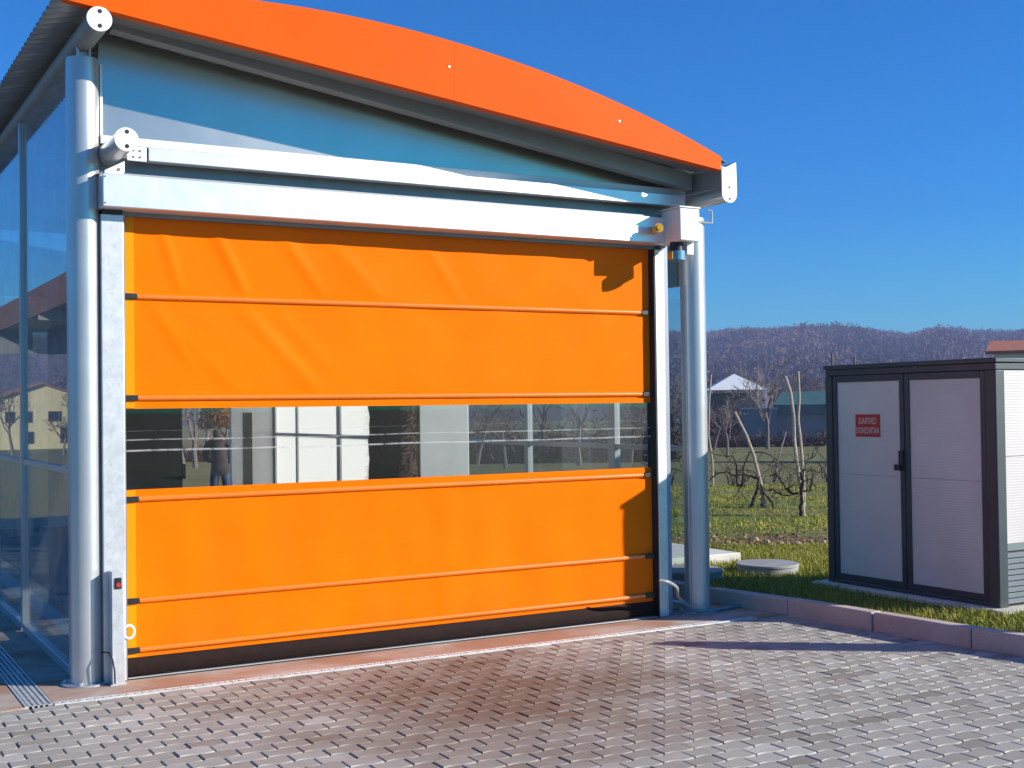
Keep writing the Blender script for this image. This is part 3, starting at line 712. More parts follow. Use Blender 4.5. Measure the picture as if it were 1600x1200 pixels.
# ------------------------------------------------------------------ person behind the hall
def person(loc, rz):
    # one vertex per joint, grown with a skin modifier; bent forward, hands together in front
    J = {'pelvis': (0, 0, .92, .15), 'waist': (0, .06, 1.08, .15), 'chest': (-.03, .17, 1.28, .175), 'neck0': (-.05, .27, 1.42, .10), 'neck': (-.06, .31, 1.47, .062), 'head0': (-.07, .345, 1.53, .085), 'head1': (-.075, .37, 1.63, .098), 'head2': (-.075, .375, 1.69, .07)}
    E_ = [('pelvis', 'waist'), ('waist', 'chest'), ('chest', 'neck0'), ('neck0', 'neck'), ('neck', 'head0'), ('head0', 'head1'), ('head1', 'head2')]
    for s, n_ in ((-1, 'l'), (1, 'r')):
        J.update({'sh'+n_: (s*.20-.04, .22, 1.39, .085), 'ua'+n_: (s*.27-.03, .27, 1.20, .068), 'el'+n_: (s*.28-.02, .34, 1.08, .055), 'wr'+n_: (s*.15, .52, 1.02, .036), 'pa'+n_: (s*.12, .60, 1.01, .038),
                  'hip'+n_: (s*.10, .0, .88, .115), 'th'+n_: (s*.115, .02, .68, .095), 'kn'+n_: (s*.12, .03, .49, .072), 'ca'+n_: (s*.125, .0, .30, .066), 'an'+n_: (s*.13, -.02, .08, .05), 'ft'+n_: (s*.135, .10, .05, .045), 'to'+n_: (s*.14, .19, .035, .035)})
        E_ += [('neck0', 'sh'+n_), ('sh'+n_, 'ua'+n_), ('ua'+n_, 'el'+n_), ('el'+n_, 'wr'+n_), ('wr'+n_, 'pa'+n_), ('pelvis', 'hip'+n_), ('hip'+n_, 'th'+n_), ('th'+n_, 'kn'+n_), ('kn'+n_, 'ca'+n_), ('ca'+n_, 'an'+n_), ('an'+n_, 'ft'+n_), ('ft'+n_, 'to'+n_)]
        for k in range(5):
            f1 = (s*.12+(k-2)*.017, .655-.012*abs(k-2)-(.03 if k == 0 else 0), 1.005, .0095); f2 = (s*.115+(k-2)*.017, .685-.015*abs(k-2)-(.03 if k == 0 else 0), .975, .0085)
            J[f'f{k}{n_}'] = f1; J[f'g{k}{n_}'] = f2; E_ += [('pa'+n_, f'f{k}{n_}'), (f'f{k}{n_}', f'g{k}{n_}')]
    nm = list(J); me = bpy.data.meshes.new('person')
    me.from_pydata([J[k][:3] for k in nm], [(nm.index(a), nm.index(b)) for a, b in E_], [])
    o = bpy.data.objects.new('person', me); col.objects.link(o)
    o.modifiers.new('skin', 'SKIN'); ss = o.modifiers.new('sub', 'SUBSURF'); ss.levels = 1; ss.render_levels = 1
    if not me.skin_vertices: 
        bpy.context.view_layer.objects.active = o; bpy.ops.mesh.customdata_skin_add()
    sv = me.skin_vertices[0].data
    for i, k in enumerate(nm):
        sv[i].radius = (J[k][3], J[k][3]*(.78 if k in ('waist', 'chest', 'pelvis') else 1)); sv[i].use_root = (k == 'pelvis')
    dg = bpy.context.evaluated_depsgraph_get(); m2 = bpy.data.meshes.new_from_object(o.evaluated_get(dg))
    o.modifiers.clear(); o.data = m2
    for k in ('jacket', 'jeans', 'skin', 'hair', 'black'): m2.materials.append(mt[k])
    for p in m2.polygons:
        c = p.center; p.use_smooth = True
        p.material_index = 3 if c.z > 1.60 or (c.z > 1.5 and c.y < .36) else 2 if c.z > 1.475 or (c.y > .53) else 4 if c.z < .09 else 1 if c.z < .84 and c.y < .3 else 0
    o.location = loc; o.rotation_euler[2] = rz; return o
pz = at(344, 760, 24.5); zz = slope(pz.x, pz.y)
pr = person((pz.x, pz.y, lawnz(pz.x, pz.y)), -.35); pr.scale = (1.0, 1.0, 1.0)
tag(pr, 'person in dark jacket and blue jeans bending forward behind the hall', 'person')

# ------------------------------------------------------------------ technical cabin
SX, SY0, SY1, SZ = 5.95, -1.678, .09, 1.972; SX1 = 6.85
cab = empty('equipment_cabin', (7, -.8, 0), 'white panelled equipment cabin with dark frame and twin doors on the lawn', 'cabin')
MB().box(SX-.10, SX1+.1, SY0-.10, SY1+.10, -.05, .115).build('plinth', mt['slab'], cab, .01)
fr_ = lambda *a: MB().box(*a).build('frame_member', mt['anthracite'], cab, .006)
fr_(SX, SX+.10, SY0, SY0+.10, .1155, SZ-.09); fr_(SX, SX+.09, SY1-.075, SY1, .1155, SZ-.09)
fr_(SX1-.1, SX1, SY0, SY0+.1, .1155, SZ-.09); fr_(SX1-.1, SX1, SY1-.1, SY1, .1155, SZ-.09)
fr_(SX-.012, SX1+.012, SY0-.012, SY1+.012, SZ-.0355, SZ)
fr_(SX+.002, SX1-.002, SY0+.002, SY1-.002, SZ-.0895, SZ-.036)
fr_(SX+.002, SX+.09, SY0+.1005, SY1-.0755, .116, .15)
def leaf(y0, y1, nm):
    z0, z1 = .152, SZ-.092
    d = MB().box(SX+.02, SX+.05, y0+.05, y1-.05, z0+.05, z1-.055).build('door_leaf', mt['panel'], cab)
    d2 = MB(); 
    for a in ((y0+.002, y0+.05, z0, z1), (y1-.05, y1-.002, z0, z1), (y0+.0505, y1-.0505, z0, z0+.05), (y0+.0505, y1-.0505, z1-.055, z1)):
        MB().box(SX+.008, SX+.056, a[0], a[1], a[2], a[3]).build('door_frame', mt['anthracite'], d, .004)
    MB().box(SX+.0185, SX+.022, y0+.051, y1-.051, 1.045, 1.0475).build('panel_seam', mt['louvre'], d)
    return d
ym = -.783
dl = leaf(ym+.002, SY1-.077, 'a'); drr = leaf(SY0+.102, ym-.002, 'b')
hn = MB().box(SX-.014, SX+.006, ym+.004, ym+.052, 1.10, 1.26).build('handle', mt['black'], dl, .006)
MB().box(SX-.045, SX-.0145, ym+.018, ym+.05, 1.135, 1.165).build('lever', mt['black'], dl, .004) if False else MB().box(SX-.04, SX-.0145, ym+.012, ym+.075, 1.10, 1.15).build('lever', mt['black'], dl, .005)
# mirrored two-line notice plate on the far door
sy0, sy1, sz0, sz1 = -.516, -.241, 1.365, 1.552
sg = MB().box(SX+.0165, SX+.0195, sy0, sy1, sz0, sz1).build('notice_plate', mt['sign_red'], dl, .001)
def text(s, cy_, cz, width, height):
    cu = bpy.data.curves.new('t', 'FONT'); cu.body = s; cu.align_x = 'CENTER'; cu.align_y = 'CENTER'; cu.size = 1; cu.extrude = 0; cu.resolution_u = 3
    to = bpy.data.objects.new('t', cu); col.objects.link(to)
    dg = bpy.context.evaluated_depsgraph_get(); me = bpy.data.meshes.new_from_object(to.evaluated_get(dg)); bpy.data.objects.remove(to)
    v = np.array([p.co[:] for p in me.vertices]); mn, mx = v.min(0), v.max(0)
    for p in me.vertices:
        u = (p.co.x-(mn[0]+mx[0])/2)/(mx[0]-mn[0])*width; h = (p.co.y-(mn[1]+mx[1])/2)/(mx[1]-mn[1])*height
        p.co = (SX+.0150, cy_+u, cz+h)      # letters read mirrored, as in the photograph
    me.name = 'lettering'; me.materials.append(mt['sign_white']); o = bpy.data.objects.new('lettering', me); col.objects.link(o); o.parent = sg
text('CENTRALE', (sy0+sy1)/2, 1.498, .20, .052); text('ANTINCENDIO', (sy0+sy1)/2, 1.418, .258, .052)
# sunlit end wall: ribbed panels above, louvre below
MB().box(SX+.1005, SX1-.1005, SY0+.015, SY0+.055, .585, 1.232).build('wall_panel', mt['panel'], cab); MB().box(SX+.1005, SX1-.1005, SY0+.015, SY0+.055, 1.236, SZ-.0905).build('wall_panel', mt['panel'], cab)
MB().box(SX+.1005, SX1-.1005, SY0+.03, SY0+.05, .1155, .583).build('louvre_back', mt['black'], cab)
MB().box(SX+.1005, SX1-.1005, SY0+.012, SY0+.03, .53, .583).build('louvre_rail', mt['louvre'], cab)
for k in range(9):
    z = .14+k*.0425
    MB().prism([(SY0+.004, z), (SY0+.008, z-.001), (SY0+.028, z+.030), (SY0+.028, z+.036), (SY0+.010, z+.034), (SY0+.004, z+.028)], 0, SX+.1005, SX1-.1005).build('slat', mt['louvre'], cab)
MB().box(SX1-.04, SX1-.01, SY0+.1, SY1-.1, .1155, SZ-.0905).build('wall_panel', mt['panel'], cab); MB().box(SX+.1, SX1-.1, SY1-.05, SY1-.02, .1155, SZ-.0905).build('wall_panel', mt['panel'], cab)

# slim pillar added out of view, shaped to cast a shadow over the pavers
pay = empty('pay_pillar', (6.43, -3.22, 0), 'slim grey slant-topped pillar, unseen, added for its shadow on the pavers', 'pillar')
MB().prism([(-3.33, 0.05), (-3.12, 0.05), (-3.12, 1.47), (-3.33, 1.32)], 0, 6.33, 6.53).build('housing', mt['louvre'], pay, .01)
MB().box(6.30, 6.329, -3.28, -3.17, 1.02, 1.18).build('black_plate', mt['black'], pay, .003)

# manhole rings and concrete slab in the grass
for (x, y, lab) in ((6.17, 1.12, 'round concrete manhole cover nearest the cabin, on the grass'), (5.30, 1.17, 'round concrete manhole cover half hidden behind the column')):
    z = lawnz(x, y); h = empty('manhole_cover', (x, y, z), lab, 'manhole cover', 'concrete manhole covers on the lawn')
    MB().cyl((x, y, z-.08), (x, y, z+.055), .285, n=44).build('ring', mt['lidc'], h, .006)
    MB().cyl((x, y, z+.0555), (x, y, z+.083), .292, n=44).build('lid', mt['lidc'], h, .006)
tag(MB().prism([(4.95, 1.86), (6.44, 1.82), (6.44, 3.1), (4.95, 3.1)], 2, .0, .165).build('concrete_slab', mt['slab'], bevel=.01), 'pale flat concrete slab lying behind the manhole covers', 'slab')

# ------------------------------------------------------------------ grass, leaf litter, stones
def blades(name, n, region, h, wd, dens=None, label='short rough grass over the lawn beside the kerb'):
    P_ = []
    while len(P_) < n:
        x = random.uniform(region[0], region[1]); y = random.uniform(region[2], region[3])
        if x < kerbx(y)+.125 and y < 11.3: continue
        if SX-.12 < x < SX1+.12 and SY0-.12 < y < SY1+.12: continue
        if (x-6.17)**2+(y-1.12)**2 < .09 or (x-5.3)**2+(y-1.17)**2 < .09 or (4.9 < x < 6.48 and 1.8 < y < 3.15): continue
        px, py, c = toPix((x, y, .1))
        if c < .5 or px < 600 or px > 1750: continue
        nn_ = mnoise.noise(Vector((x*.8, y*.8, 5)))
        s = .52*x+.854*y+mnoise.noise(Vector((x*1.2, y*1.2, 8)))*.6
        if abs(s-6.75) < .5 and random.random() < .88: continue
        if random.random() > .55+nn_: continue
        P_.append((x, y, lawnz(x, y)-.005, nn_))
    P_ = np.array(P_); m = len(P_); a = rng.random(m)*6.283; hh = h*(.4+rng.random(m)*.9)*(1+.5*P_[:, 3]); ww = wd*(.6+rng.random(m)*.8)
    d = np.stack([np.cos(a), np.sin(a), np.zeros(m)], 1); le = rng.normal(0, .55, (m, 2))
    b0 = P_[:, :3]-d*ww[:, None]; b1 = P_[:, :3]+d*ww[:, None]; mid = P_[:, :3].copy(); mid[:, :2] += le*hh[:, None]*.35; mid[:, 2] += hh*.6
    tp = P_[:, :3].copy(); tp[:, :2] += le*hh[:, None]*1.0; tp[:, 2] += hh*.95
    V = np.stack([b0, b1, mid+d*ww[:, None]*.7, mid-d*ww[:, None]*.7, tp], 1).reshape(-1, 3); k = np.arange(m)*5
    F = np.concatenate([np.stack([k, k+1, k+2], 1), np.stack([k, k+2, k+3], 1), np.stack([k+3, k+2, k+4], 1)])
    c = np.clip(rng.normal(.42, .26, m)+P_[:, 3]*.3, 0, 1)
    o = npmesh(name, V, F, mt['blades'], None, np.repeat(c, 5)); tag(o, label, 'grass', kind='stuff'); return o
blades('lawn_blades', 42000, (4.8, 8.4, -3.6, 3.6), .055, .0028)
blades('meadow_tufts', 60000, (5, 20, 3.2, 15), .045, .0042, label='tufty green grass between the vines')
def rock(name, p, s, parent=None):
    vs_ = []; fs_ = []; st, rg_ = 7, 5
    sd_ = random.random()*50
    for i in range(rg_+1):
        th = math.pi*i/rg_
        for k in range(st):
            ph = 2*math.pi*k/st; v = Vector((math.sin(th)*math.cos(ph), math.sin(th)*math.sin(ph), math.cos(th)*.65))
            v *= 1+.35*mnoise.noise(v*1.6+Vector((sd_, 0, 0))); vs_.append(Vector(p)+v*s)
    for i in range(rg_):
        for k in range(st): fs_.append((i*st+k, (i+1)*st+k, (i+1)*st+(k+1)%st, i*st+(k+1)%st))
    return MB().add(vs_, fs_).build(name, mt['stone'], parent)
for (px, py, s) in ((1197, 848, .09), (1137, 847, .06), (1246, 852, .095), (1220, 850, .07), (1251, 853, .055), (1180, 843, .07), (1230, 851, .06), (1115, 836, .05), (1275, 851, .05), (1163, 838, .05), (1286, 846, .06), (1205, 851, .05)):
    c0 = at(px, py, 12.9); d = c0-CAM; tt = (.09-CAM.z)/d.z; q = CAM+d*tt
    s *= .62; tag(rock('stone', (q.x, q.y, lawnz(q.x, q.y)+s*.25), s), 'ochre stone lying on the turned soil of the lawn', 'stone', 'stones on the turned soil')
# dry litter and clods on the bare soil
m = 2600; P_ = []
while len(P_) < m:
    x = random.uniform(5.2, 11); s = random.gauss(6.75, .5); y = (s-.52*x)/.854
    if x < kerbx(y)+.2 or (SX-.1 < x < SX1+.1 and SY0 < y < SY1+.1): continue
    P_.append((x, y, lawnz(x, y)+.008))
P_ = np.array(P_); sz_ = .008+rng.random(m)*.018; a1 = rng.normal(0, 1, (m, 3)); a1[:, 2] *= .4; a1 /= np.linalg.norm(a1, axis=1)[:, None]; a2 = np.cross(a1, rng.normal(0, 1, (m, 3))); a2 /= np.linalg.norm(a2, axis=1)[:, None]
V = np.stack([P_-a1*sz_[:, None], P_+a2*sz_[:, None]*.6, P_+a1*sz_[:, None], P_-a2*sz_[:, None]*.6], 1).reshape(-1, 3); k = np.arange(m)*4
o = npmesh('leaf_litter', V, np.stack([k, k+1, k+2, k+3], 1), leafy('leaf_litter', [(0, (.08, .045, .022)), (.6, (.22, .13, .06)), (1, (.42, .30, .16))]), None, np.repeat(rng.random(m), 4)); tag(o, 'brown dead leaves and clods on the turned soil', 'leaf litter', kind='stuff')

# ------------------------------------------------------------------ vines and stakes
def gpix(x, y, zoff=0):
    """ground point under photo pixel"""
    d = at(x, y, 1)-CAM; t_ = 2.0
    for _ in range(4000):
        p = CAM+d*t_
        if p.z <= lawnz(p.x, p.y): break
        t_ *= 1.003
    return Vector((p.x, p.y, lawnz(p.x, p.y)))
def grow(mb, p, d, length, r, depth, spread, nseg=4, n=5, split=2, wig=.25, upb=.0, m=0, minr=.003):
    pts = [p.copy()]; rr = [r]; q = p.copy(); dd = d.normalized()
    for i in range(nseg):
        dd = (dd+Vector((random.gauss(0, wig), random.gauss(0, wig), random.gauss(0, wig*.7)+upb))).normalized()
        q = q+dd*(length/nseg); pts.append(q.copy()); rr.append(max(minr, r*(1-.5*(i+1)/nseg)))
    mb.tube(pts, rr, n, m, cap=False)
    if depth > 0:
        for i in range(split+random.randint(0, 1)):
            k = random.randint(max(1, nseg//2), nseg)
            nd = (dd+Vector((random.gauss(0, spread), random.gauss(0, spread), random.gauss(0, spread*.6)+upb))).normalized()
            grow(mb, pts[k], nd, length*random.uniform(.6, .82), rr[k]*.72, depth-1, spread, max(3, nseg-1), max(3, n-1), split, wig, upb, m, minr)
def vine_proto(seed):
    random.seed(seed); e = empty('grapevine', (0, 0, 0), 'v', 'vine')
    t1 = MB(); random.seed(seed)
    for a in range(2):
        pts = [Vector((random.gauss(0, .03), random.gauss(0, .03), -.02))]; d = Vector(((-1)**a*.25, random.gauss(0, .1), 1))
        for i in range(6): d = (d+Vector((random.gauss(0, .3), random.gauss(0, .25), .1))).normalized(); pts.append(pts[-1]+d*.115)
        t1.tube(pts, [.024, .022, .019, .017, .016, .015, .013], 6)
        arm = MB() if False else t1
        p = pts[-1]; dd = Vector(((-1)**a, random.gauss(0, .15), -.05)).normalized(); ap = [p]
        for i in range(8): dd = (dd+Vector((0, random.gauss(0, .15), random.gauss(0, .28)))).normalized(); ap.append(ap[-1]+dd*.115)
        t1.tube(ap, list(np.linspace(.013, .006, 9)), 5)
        for i in (2, 4, 6, 8):
            grow(t1, ap[i], Vector((random.gauss(0, .5), random.gauss(0, .3), random.choice([1, 1, .4, -.6]))), random.uniform(.18, .5), .005, 2, .6, 4, 4, 1, .35, 0, 0, .0025)
    t1.build('stem', mt['vine'], e, raw=True)
    return e
vp = [vine_proto(s) for s in (11, 23, 37)]
def stake_proto(seed, h, lean):
    random.seed(seed); pts = [Vector((0, 0, -.1))]; d = Vector((lean, 0, 1)).normalized()
    for i in range(7): d = (d+Vector((random.gauss(0, .045), random.gauss(0, .04), 0))).normalized(); pts.append(pts[-1]+d*((h+.1)/7))
    return MB().tube(pts, [.03, .029, .027, .026, .025, .024, .022, .02], 8).build('wooden_stake', mt['stake'], raw=True)
def stake_px(pix, depth_from, lab, r=.028):
    g0 = gpix(*pix[0]); c = (g0-CAM).dot(fw); pts = [g0-Vector((0, 0, .05))]+[at(x, y, c+random.gauss(0, .05)) for x, y in pix[1:]]
    tag(MB().tube(pts, list(np.linspace(r, r*.72, len(pts))), 8).build('wooden_stake', mt['stake']), lab, 'stake', 'vineyard stakes')
    return g0
random.seed(3)
gA = stake_px([(1196, 793), (1188, 752), (1178, 712), (1166, 680), (1148, 644)], 0, 'pale stake leaning over the nearest vine beside the column')
gB = stake_px([(1256, 806), (1252, 765), (1244, 715), (1241, 685), (1240, 650), (1235, 612), (1227, 588)], 0, 'crooked pale stake with bent tip close to the cabin')
stake_px([(1257, 790), (1255, 740), (1251, 690), (1247, 655), (1249, 620), (1247, 580)], 0, 'straighter dark-tipped stake just behind the crooked one', .026)
stake_px([(1114, 760), (1113, 720), (1107, 680), (1108, 630), (1111, 585)], 0, 'slender stake standing right beside the column edge', .024)
first = True; used = set()
def put_vine(p, k, rz, s, lab):
    o = vp[k] if k not in used else copy_tree(vp[k]); used.add(k)
    o.location = p; o.rotation_euler = (0, 0, rz); o.scale = (s, s, s); tag(o, lab, 'vine', 'bare grapevines in the field')
rowdir = Vector((.858, -.514, 0)); rowa = math.atan2(rowdir.y, rowdir.x)
def vine_px(name, c, lines, lab):
    e = empty(name, at(lines[0][1][0][0], lines[0][1][0][1], c), lab, 'vine', 'bare grapevines in the field'); random.seed(44)
    for part, pts, r0, r1 in lines:
        P3 = []; w0 = random.gauss(0, .10)
        for k, (x, y) in enumerate(pts):
            P3.append(at(x+random.gauss(0, .6), y+random.gauss(0, .6), c+w0*min(1, k*.5)+random.gauss(0, .03)))
        fine = []
        for k in range(len(P3)-1):
            p0, p1, p2, p3 = P3[max(0, k-1)], P3[k], P3[k+1], P3[min(len(P3)-1, k+2)]
            for t_ in (0, .25, .5, .75): fine.append(.5*((2*p1)+(p2-p0)*t_+(2*p0-5*p1+4*p2-p3)*t_**2+(3*p1-p0-3*p2+p3)*t_**3)+Vector((random.gauss(0, .008), random.gauss(0, .008), random.gauss(0, .008))))
        fine.append(P3[-1]); mb = MB(); rs_ = [v*random.uniform(.85, 1.2) for v in np.linspace(r0, r1, len(fine))]
        mb.tube(fine, rs_, 7)
        for k in range(2, len(fine)-1, 2 if part == 'arm' else 5):
            if random.random() < .75: grow(mb, fine[k], Vector((random.gauss(0, .7), random.gauss(0, .4), random.choice([1, .8, .3, -.5]))), random.uniform(.12, .38), .006, 2, .6, 4, 4, 1, .35, 0, 0, .0026)
        mb.build(part, mt['vine'], e)
cA = (gA-CAM).dot(fw)
vine_px('grapevine', cA, [('trunk', [(1172, 800), (1175, 788), (1179, 776), (1183, 765), (1185, 752), (1181, 742)], .026, .02), ('trunk', [(1209, 795), (1206, 787), (1200, 778), (1194, 769), (1188, 758)], .024, .017), ('trunk', [(1191, 799), (1190, 780), (1189, 764), (1183, 745)], .028, .02),
    ('arm', [(1190, 768), (1198, 766), (1207, 765), (1217, 770), (1229, 774), (1241, 771)], .021, .013), ('arm', [(1183, 747), (1166, 742), (1147, 742), (1136, 737), (1117, 742), (1108, 752)], .017, .009), ('arm', [(1143, 741), (1138, 732), (1133, 724)], .008, .005), ('arm', [(1172, 744), (1164, 752), (1150, 759), (1137, 756)], .008, .005)], 'dark gnarled vine tied to the leaning stake')
vine_px('grapevine', (gB-CAM).dot(fw)-.1, [('trunk', [(1251, 806), (1253, 790), (1252, 770), (1254, 752), (1250, 738)], .030, .022), ('arm', [(1253, 769), (1243, 772), (1232, 767), (1225, 760), (1219, 749), (1211, 741), (1203, 743)], .019, .010),
    ('arm', [(1253, 767), (1261, 766), (1267, 764), (1269, 745), (1267, 727)], .014, .007), ('arm', [(1253, 745), (1258, 726), (1266, 715), (1273, 708)], .012, .006), ('arm', [(1232, 766), (1234, 755), (1237, 742)], .008, .005)], 'dark gnarled vine twisting round the crooked stake')
stk = None; nrm = Vector((.514, .858, 0))
for row in range(1, 9):
    for j in range(-9, 10):
        p = gA+nrm*(row*3.1)+rowdir*(j*1.7+random.uniform(-.3, .3)+row*.4)
        px, py, c = toPix(p+Vector((0, 0, .5)))
        ok = 1040 < px < 1300 and random.random() < .62
        if not ok or p.y < 11.5 and p.x < 5.5: continue
        p.z = lawnz(p.x, p.y)
        put_vine(p, random.randint(0, 2), rowa+random.uniform(-.3, .3), random.uniform(.85, 1.15), 'bare brown grapevine in the rows beyond the lawn')
        if random.random() < .45:
            if stk is None: stk = stake_proto(5, 1.7, .05); so = stk
            else: so = stk.copy(); col.objects.link(so)
            so.location = p+Vector((.1, .05, 0)); so.rotation_euler = (random.gauss(0, .06), random.gauss(0, .06), random.uniform(0, 6)); s = random.uniform(.8, 1.1); so.scale = (1, 1, s)
            tag(so, 'thin weathered stake among the farther vine rows', 'stake', 'vineyard stakes')

# ------------------------------------------------------------------ bare trees, hedge and scrub
def tree_proto(seed, h, name, label, twigmat, spread=.5, depth=5):
    random.seed(seed); e = empty(name, (0, 0, 0), label, 'tree', 'bare trees beyond the vineyard'); tk = MB(); cr = MB()
    pts = [Vector((0, 0, -.2))]; d = Vector((0, 0, 1))
    for i in range(5): d = (d+Vector((random.gauss(0, .07), random.gauss(0, .07), 0))).normalized(); pts.append(pts[-1]+d*h*.09)
    tk.tube(pts, list(np.linspace(h*.026, h*.018, 6)), 7)
    for i in range(5):
        a = i*1.26+random.uniform(-.4, .4); k = random.randint(3, 5)
        grow(cr, pts[k], Vector((math.cos(a)*.65, math.sin(a)*.65, 1)), h*.27, h*.012, depth-1, spread, 4, 4, 2, .16, .06, 0, h*.0028)
    tk.build('trunk', mt['bark'], e, raw=True); cr.build('crown', twigmat, e, raw=True); return e
tp = [tree_proto(51, 6.5, 'bare_tree', 'x', mt['twig']), tree_proto(62, 7.5, 'bare_tree', 'x', mt['paletwig'], .42), tree_proto(73, 5.0, 'bare_tree', 'x', mt['twig'], .65)]
tu = set()
def put_tree(px, py, c, k, s, lab):
    p = at(px, py, c); p.z = lawnz(p.x, p.y) if math.hypot(p.x-4, p.y) < 60 else slope(p.x, p.y)
    o = tp[k] if k not in tu else copy_tree(tp[k]); tu.add(k)
    o.location = p; o.rotation_euler = (0, 0, random.uniform(0, 6.28)); o.scale = (s, s, s); tag(o, lab, 'tree', 'bare trees beyond the vineyard')
random.seed(91)
put_tree(1136, 690, 96, 1, .62, 'bare forked tree with a tan trunk before the white-gabled house')
put_tree(1199, 690, 112, 1, 1.05, 'tall pale bare tree with spreading branches right of the white gable')
put_tree(1116, 690, 110, 0, .72, 'brown bare tree crowding the foot of the white-gabled house')
for (px, c, k, s) in ((1065, 122, 0, .8), (1092, 130, 2, .9), (1109, 150, 0, .9), (1150, 165, 1, .95), (1170, 150, 2, .8), (1212, 150, 0, 1.2), (1232, 160, 1, 1.1), (1246, 170, 0, 1.25), (1262, 175, 2, 1.5), (1281, 168, 0, 1.2), (1100, 165, 1, 1.3), (1174, 170, 0, 1.35), (1050, 150, 1, 1.25)):
    put_tree(px, 690, c, k, s, 'small brown bare tree partly hidden behind the column' if px < 1095 else 'small brown bare tree left of the white pavilion roof' if px < 1130 else 'small brown bare tree rising behind the white pavilion roof' if px < 1200 else 'small brown bare tree rising behind the green-roofed shed')
for (px, c, k, s) in ((745, 70, 0, .8), (790, 62, 2, .9), (850, 80, 0, 1.0), (905, 66, 1, .8), (985, 72, 2, 1.0), (286, 95, 0, 1.0), (305, 80, 1, .9), (322, 110, 0, 1.1), (352, 120, 2, 1.3), (372, 90, 0, 1.0), (268, 120, 1, 1.2)):
    put_tree(px, 690, c, k, s, 'bare tree glimpsed through the window strip near the person' if px < 500 else 'bare tree seen through the glass beyond the grey gantry tower')
# a rust-leaved tree seen through the window strip
p = at(338, 680, 66); p.z = slope(p.x, p.y); random.seed(17)
e = empty('autumn_tree', p, 'small tree still holding rust-brown leaves behind the hall', 'tree')
tk = MB(); tk.tube([p+Vector((0, 0, -.2)), p+Vector((.1, 0, 1)), p+Vector((.05, .1, 2.2))], [.12, .1, .07], 6); tk.build('trunk', mt['bark'], e)
m = 5000; u = rng.normal(0, 1, (m, 3)); u /= np.linalg.norm(u, axis=1)[:, None]; rr = rng.random(m)**.45; C_ = np.array(p+Vector((.2, 0, 3.1)))+u*rr[:, None]*np.array([1.3, 1.3, 1.1]); C_ += np.array([[mnoise.noise(Vector(v*.9))*.6 for _ in range(3)] for v in C_])
a1 = rng.normal(0, .07, (m, 3)); a2 = rng.normal(0, .07, (m, 3)); V = np.stack([C_, C_+a1, C_+a2], 1).reshape(-1, 3)
npmesh('crown', V, np.arange(m*3).reshape(-1, 3), mt['rustleaf'], e, np.repeat(rng.random(m), 3))
# low hedge of dry scrub closing the vineyard
def scrub(name, ax, ay, c, z0h, n, label, cat, wob=.3, mat='scrub'):
    A, B = at(*ax, c), at(*ay, c*1.0); P0 = []
    for i in range(n):
        t_ = random.random(); q = A.lerp(B, t_); q.z = slope(q.x, q.y); h = z0h*(.55+.45*mnoise.noise(Vector((t_*40, 0, 0)))+.3)
        P0.append((q.x+random.gauss(0, .4), q.y+random.gauss(0, .4), q.z+abs(random.gauss(0, .45))*h))
    P0 = np.array(P0); d = rng.normal(0, 1, (n, 3)); d[:, 2] = np.abs(d[:, 2]); d *= (.18+rng.random(n)*.3)[:, None]; s = rng.normal(0, .03, (n, 3))
    V = np.stack([P0-s, P0+s, P0+d], 1).reshape(-1, 3)
    o = npmesh(name, V, np.arange(n*3).reshape(-1, 3), mt[mat], None, np.repeat(np.clip(rng.normal(.45, .25, n), 0, 1), 3)); tag(o, label, cat, kind='stuff'); return o
scrub('scrub_belt', (1030, 690), (1340, 690), 118, 1.0, 9000, 'low brown scrub bank closing the far side of the vineyard', 'scrub')
scrub('thicket', (1030, 690), (1340, 690), 147, 4.5, 16000, 'brown thicket of bare bushes around the far sheds', 'scrub')
scrub('far_hedgerow', (700, 690), (1060, 690), 75, 2.6, 9000, 'brown hedgerow seen through the hall glazing', 'scrub')
scrub('dry_field_edge', (150, 690), (460, 690), 100, 1.2, 7000, 'dry brown growth at the field edge behind the hall', 'scrub')

# ------------------------------------------------------------------ far buildings
def gabled(name, p, w_, d_, h, rise, rz, wall, roof, label, over=.3, cat='house', win=()):
    """house: local x along the front, front face at y=0 toward the viewer, gable on the front when gable front"""
    e = empty(name, p, label, cat, rz=rz)
    MB().box(-w_/2, w_/2, 0, d_, -.6, h).build('wall', wall, e, raw=True)
    for s in (-1, 1):
        q = [(s*(w_/2+over), h-over*rise/(w_/2)-.02), (0, h+rise), (0, h+rise+.18), (s*(w_/2+over), h-over*rise/(w_/2)+.16)]
        MB().prism(q, 1, -over, d_+over).build('roof_slope', roof, e, raw=True)
    MB().prism([(-w_/2, h), (w_/2, h), (0, h+rise)], 1, .0, d_).build('gable', wall, e, raw=True)
    for (x, z, a, b) in win:
        f = MB().box(x-a/2, x+a/2, -.04, .02, z, z+b).build('window', mt['shutter'], e, raw=True)
        MB().box(x-a/2+.08, x+a/2-.08, -.05, -.041, z+.08, z+b-.08).build('pane', mt['darkglass'], f, raw=True)
    return e
def facing(p): d = CAM-p; return math.atan2(d.y, d.x)+math.pi/2
p = at(1153, 690, 142); p.z = slope(p.x, p.y); gz = p.z
top_ = at(1153, 583, 142).z; eav = at(1153, 609, 142).z
hw_ = empty('pavilion', p, 'white tent-like pavilion roof behind the bare trees', 'pavilion', rz=-.58)
he, ha = eav-gz, top_-gz; q = 3.5
MB().add([(-q, 0, he), (q, 0, he), (q, 2*q, he), (-q, 2*q, he), (0, q*.8, ha)], [(0, 1, 4), (1, 2, 4), (2, 3, 4), (3, 0, 4), (3, 2, 1, 0)]).build('roof', mt['house_white'], hw_, raw=True)
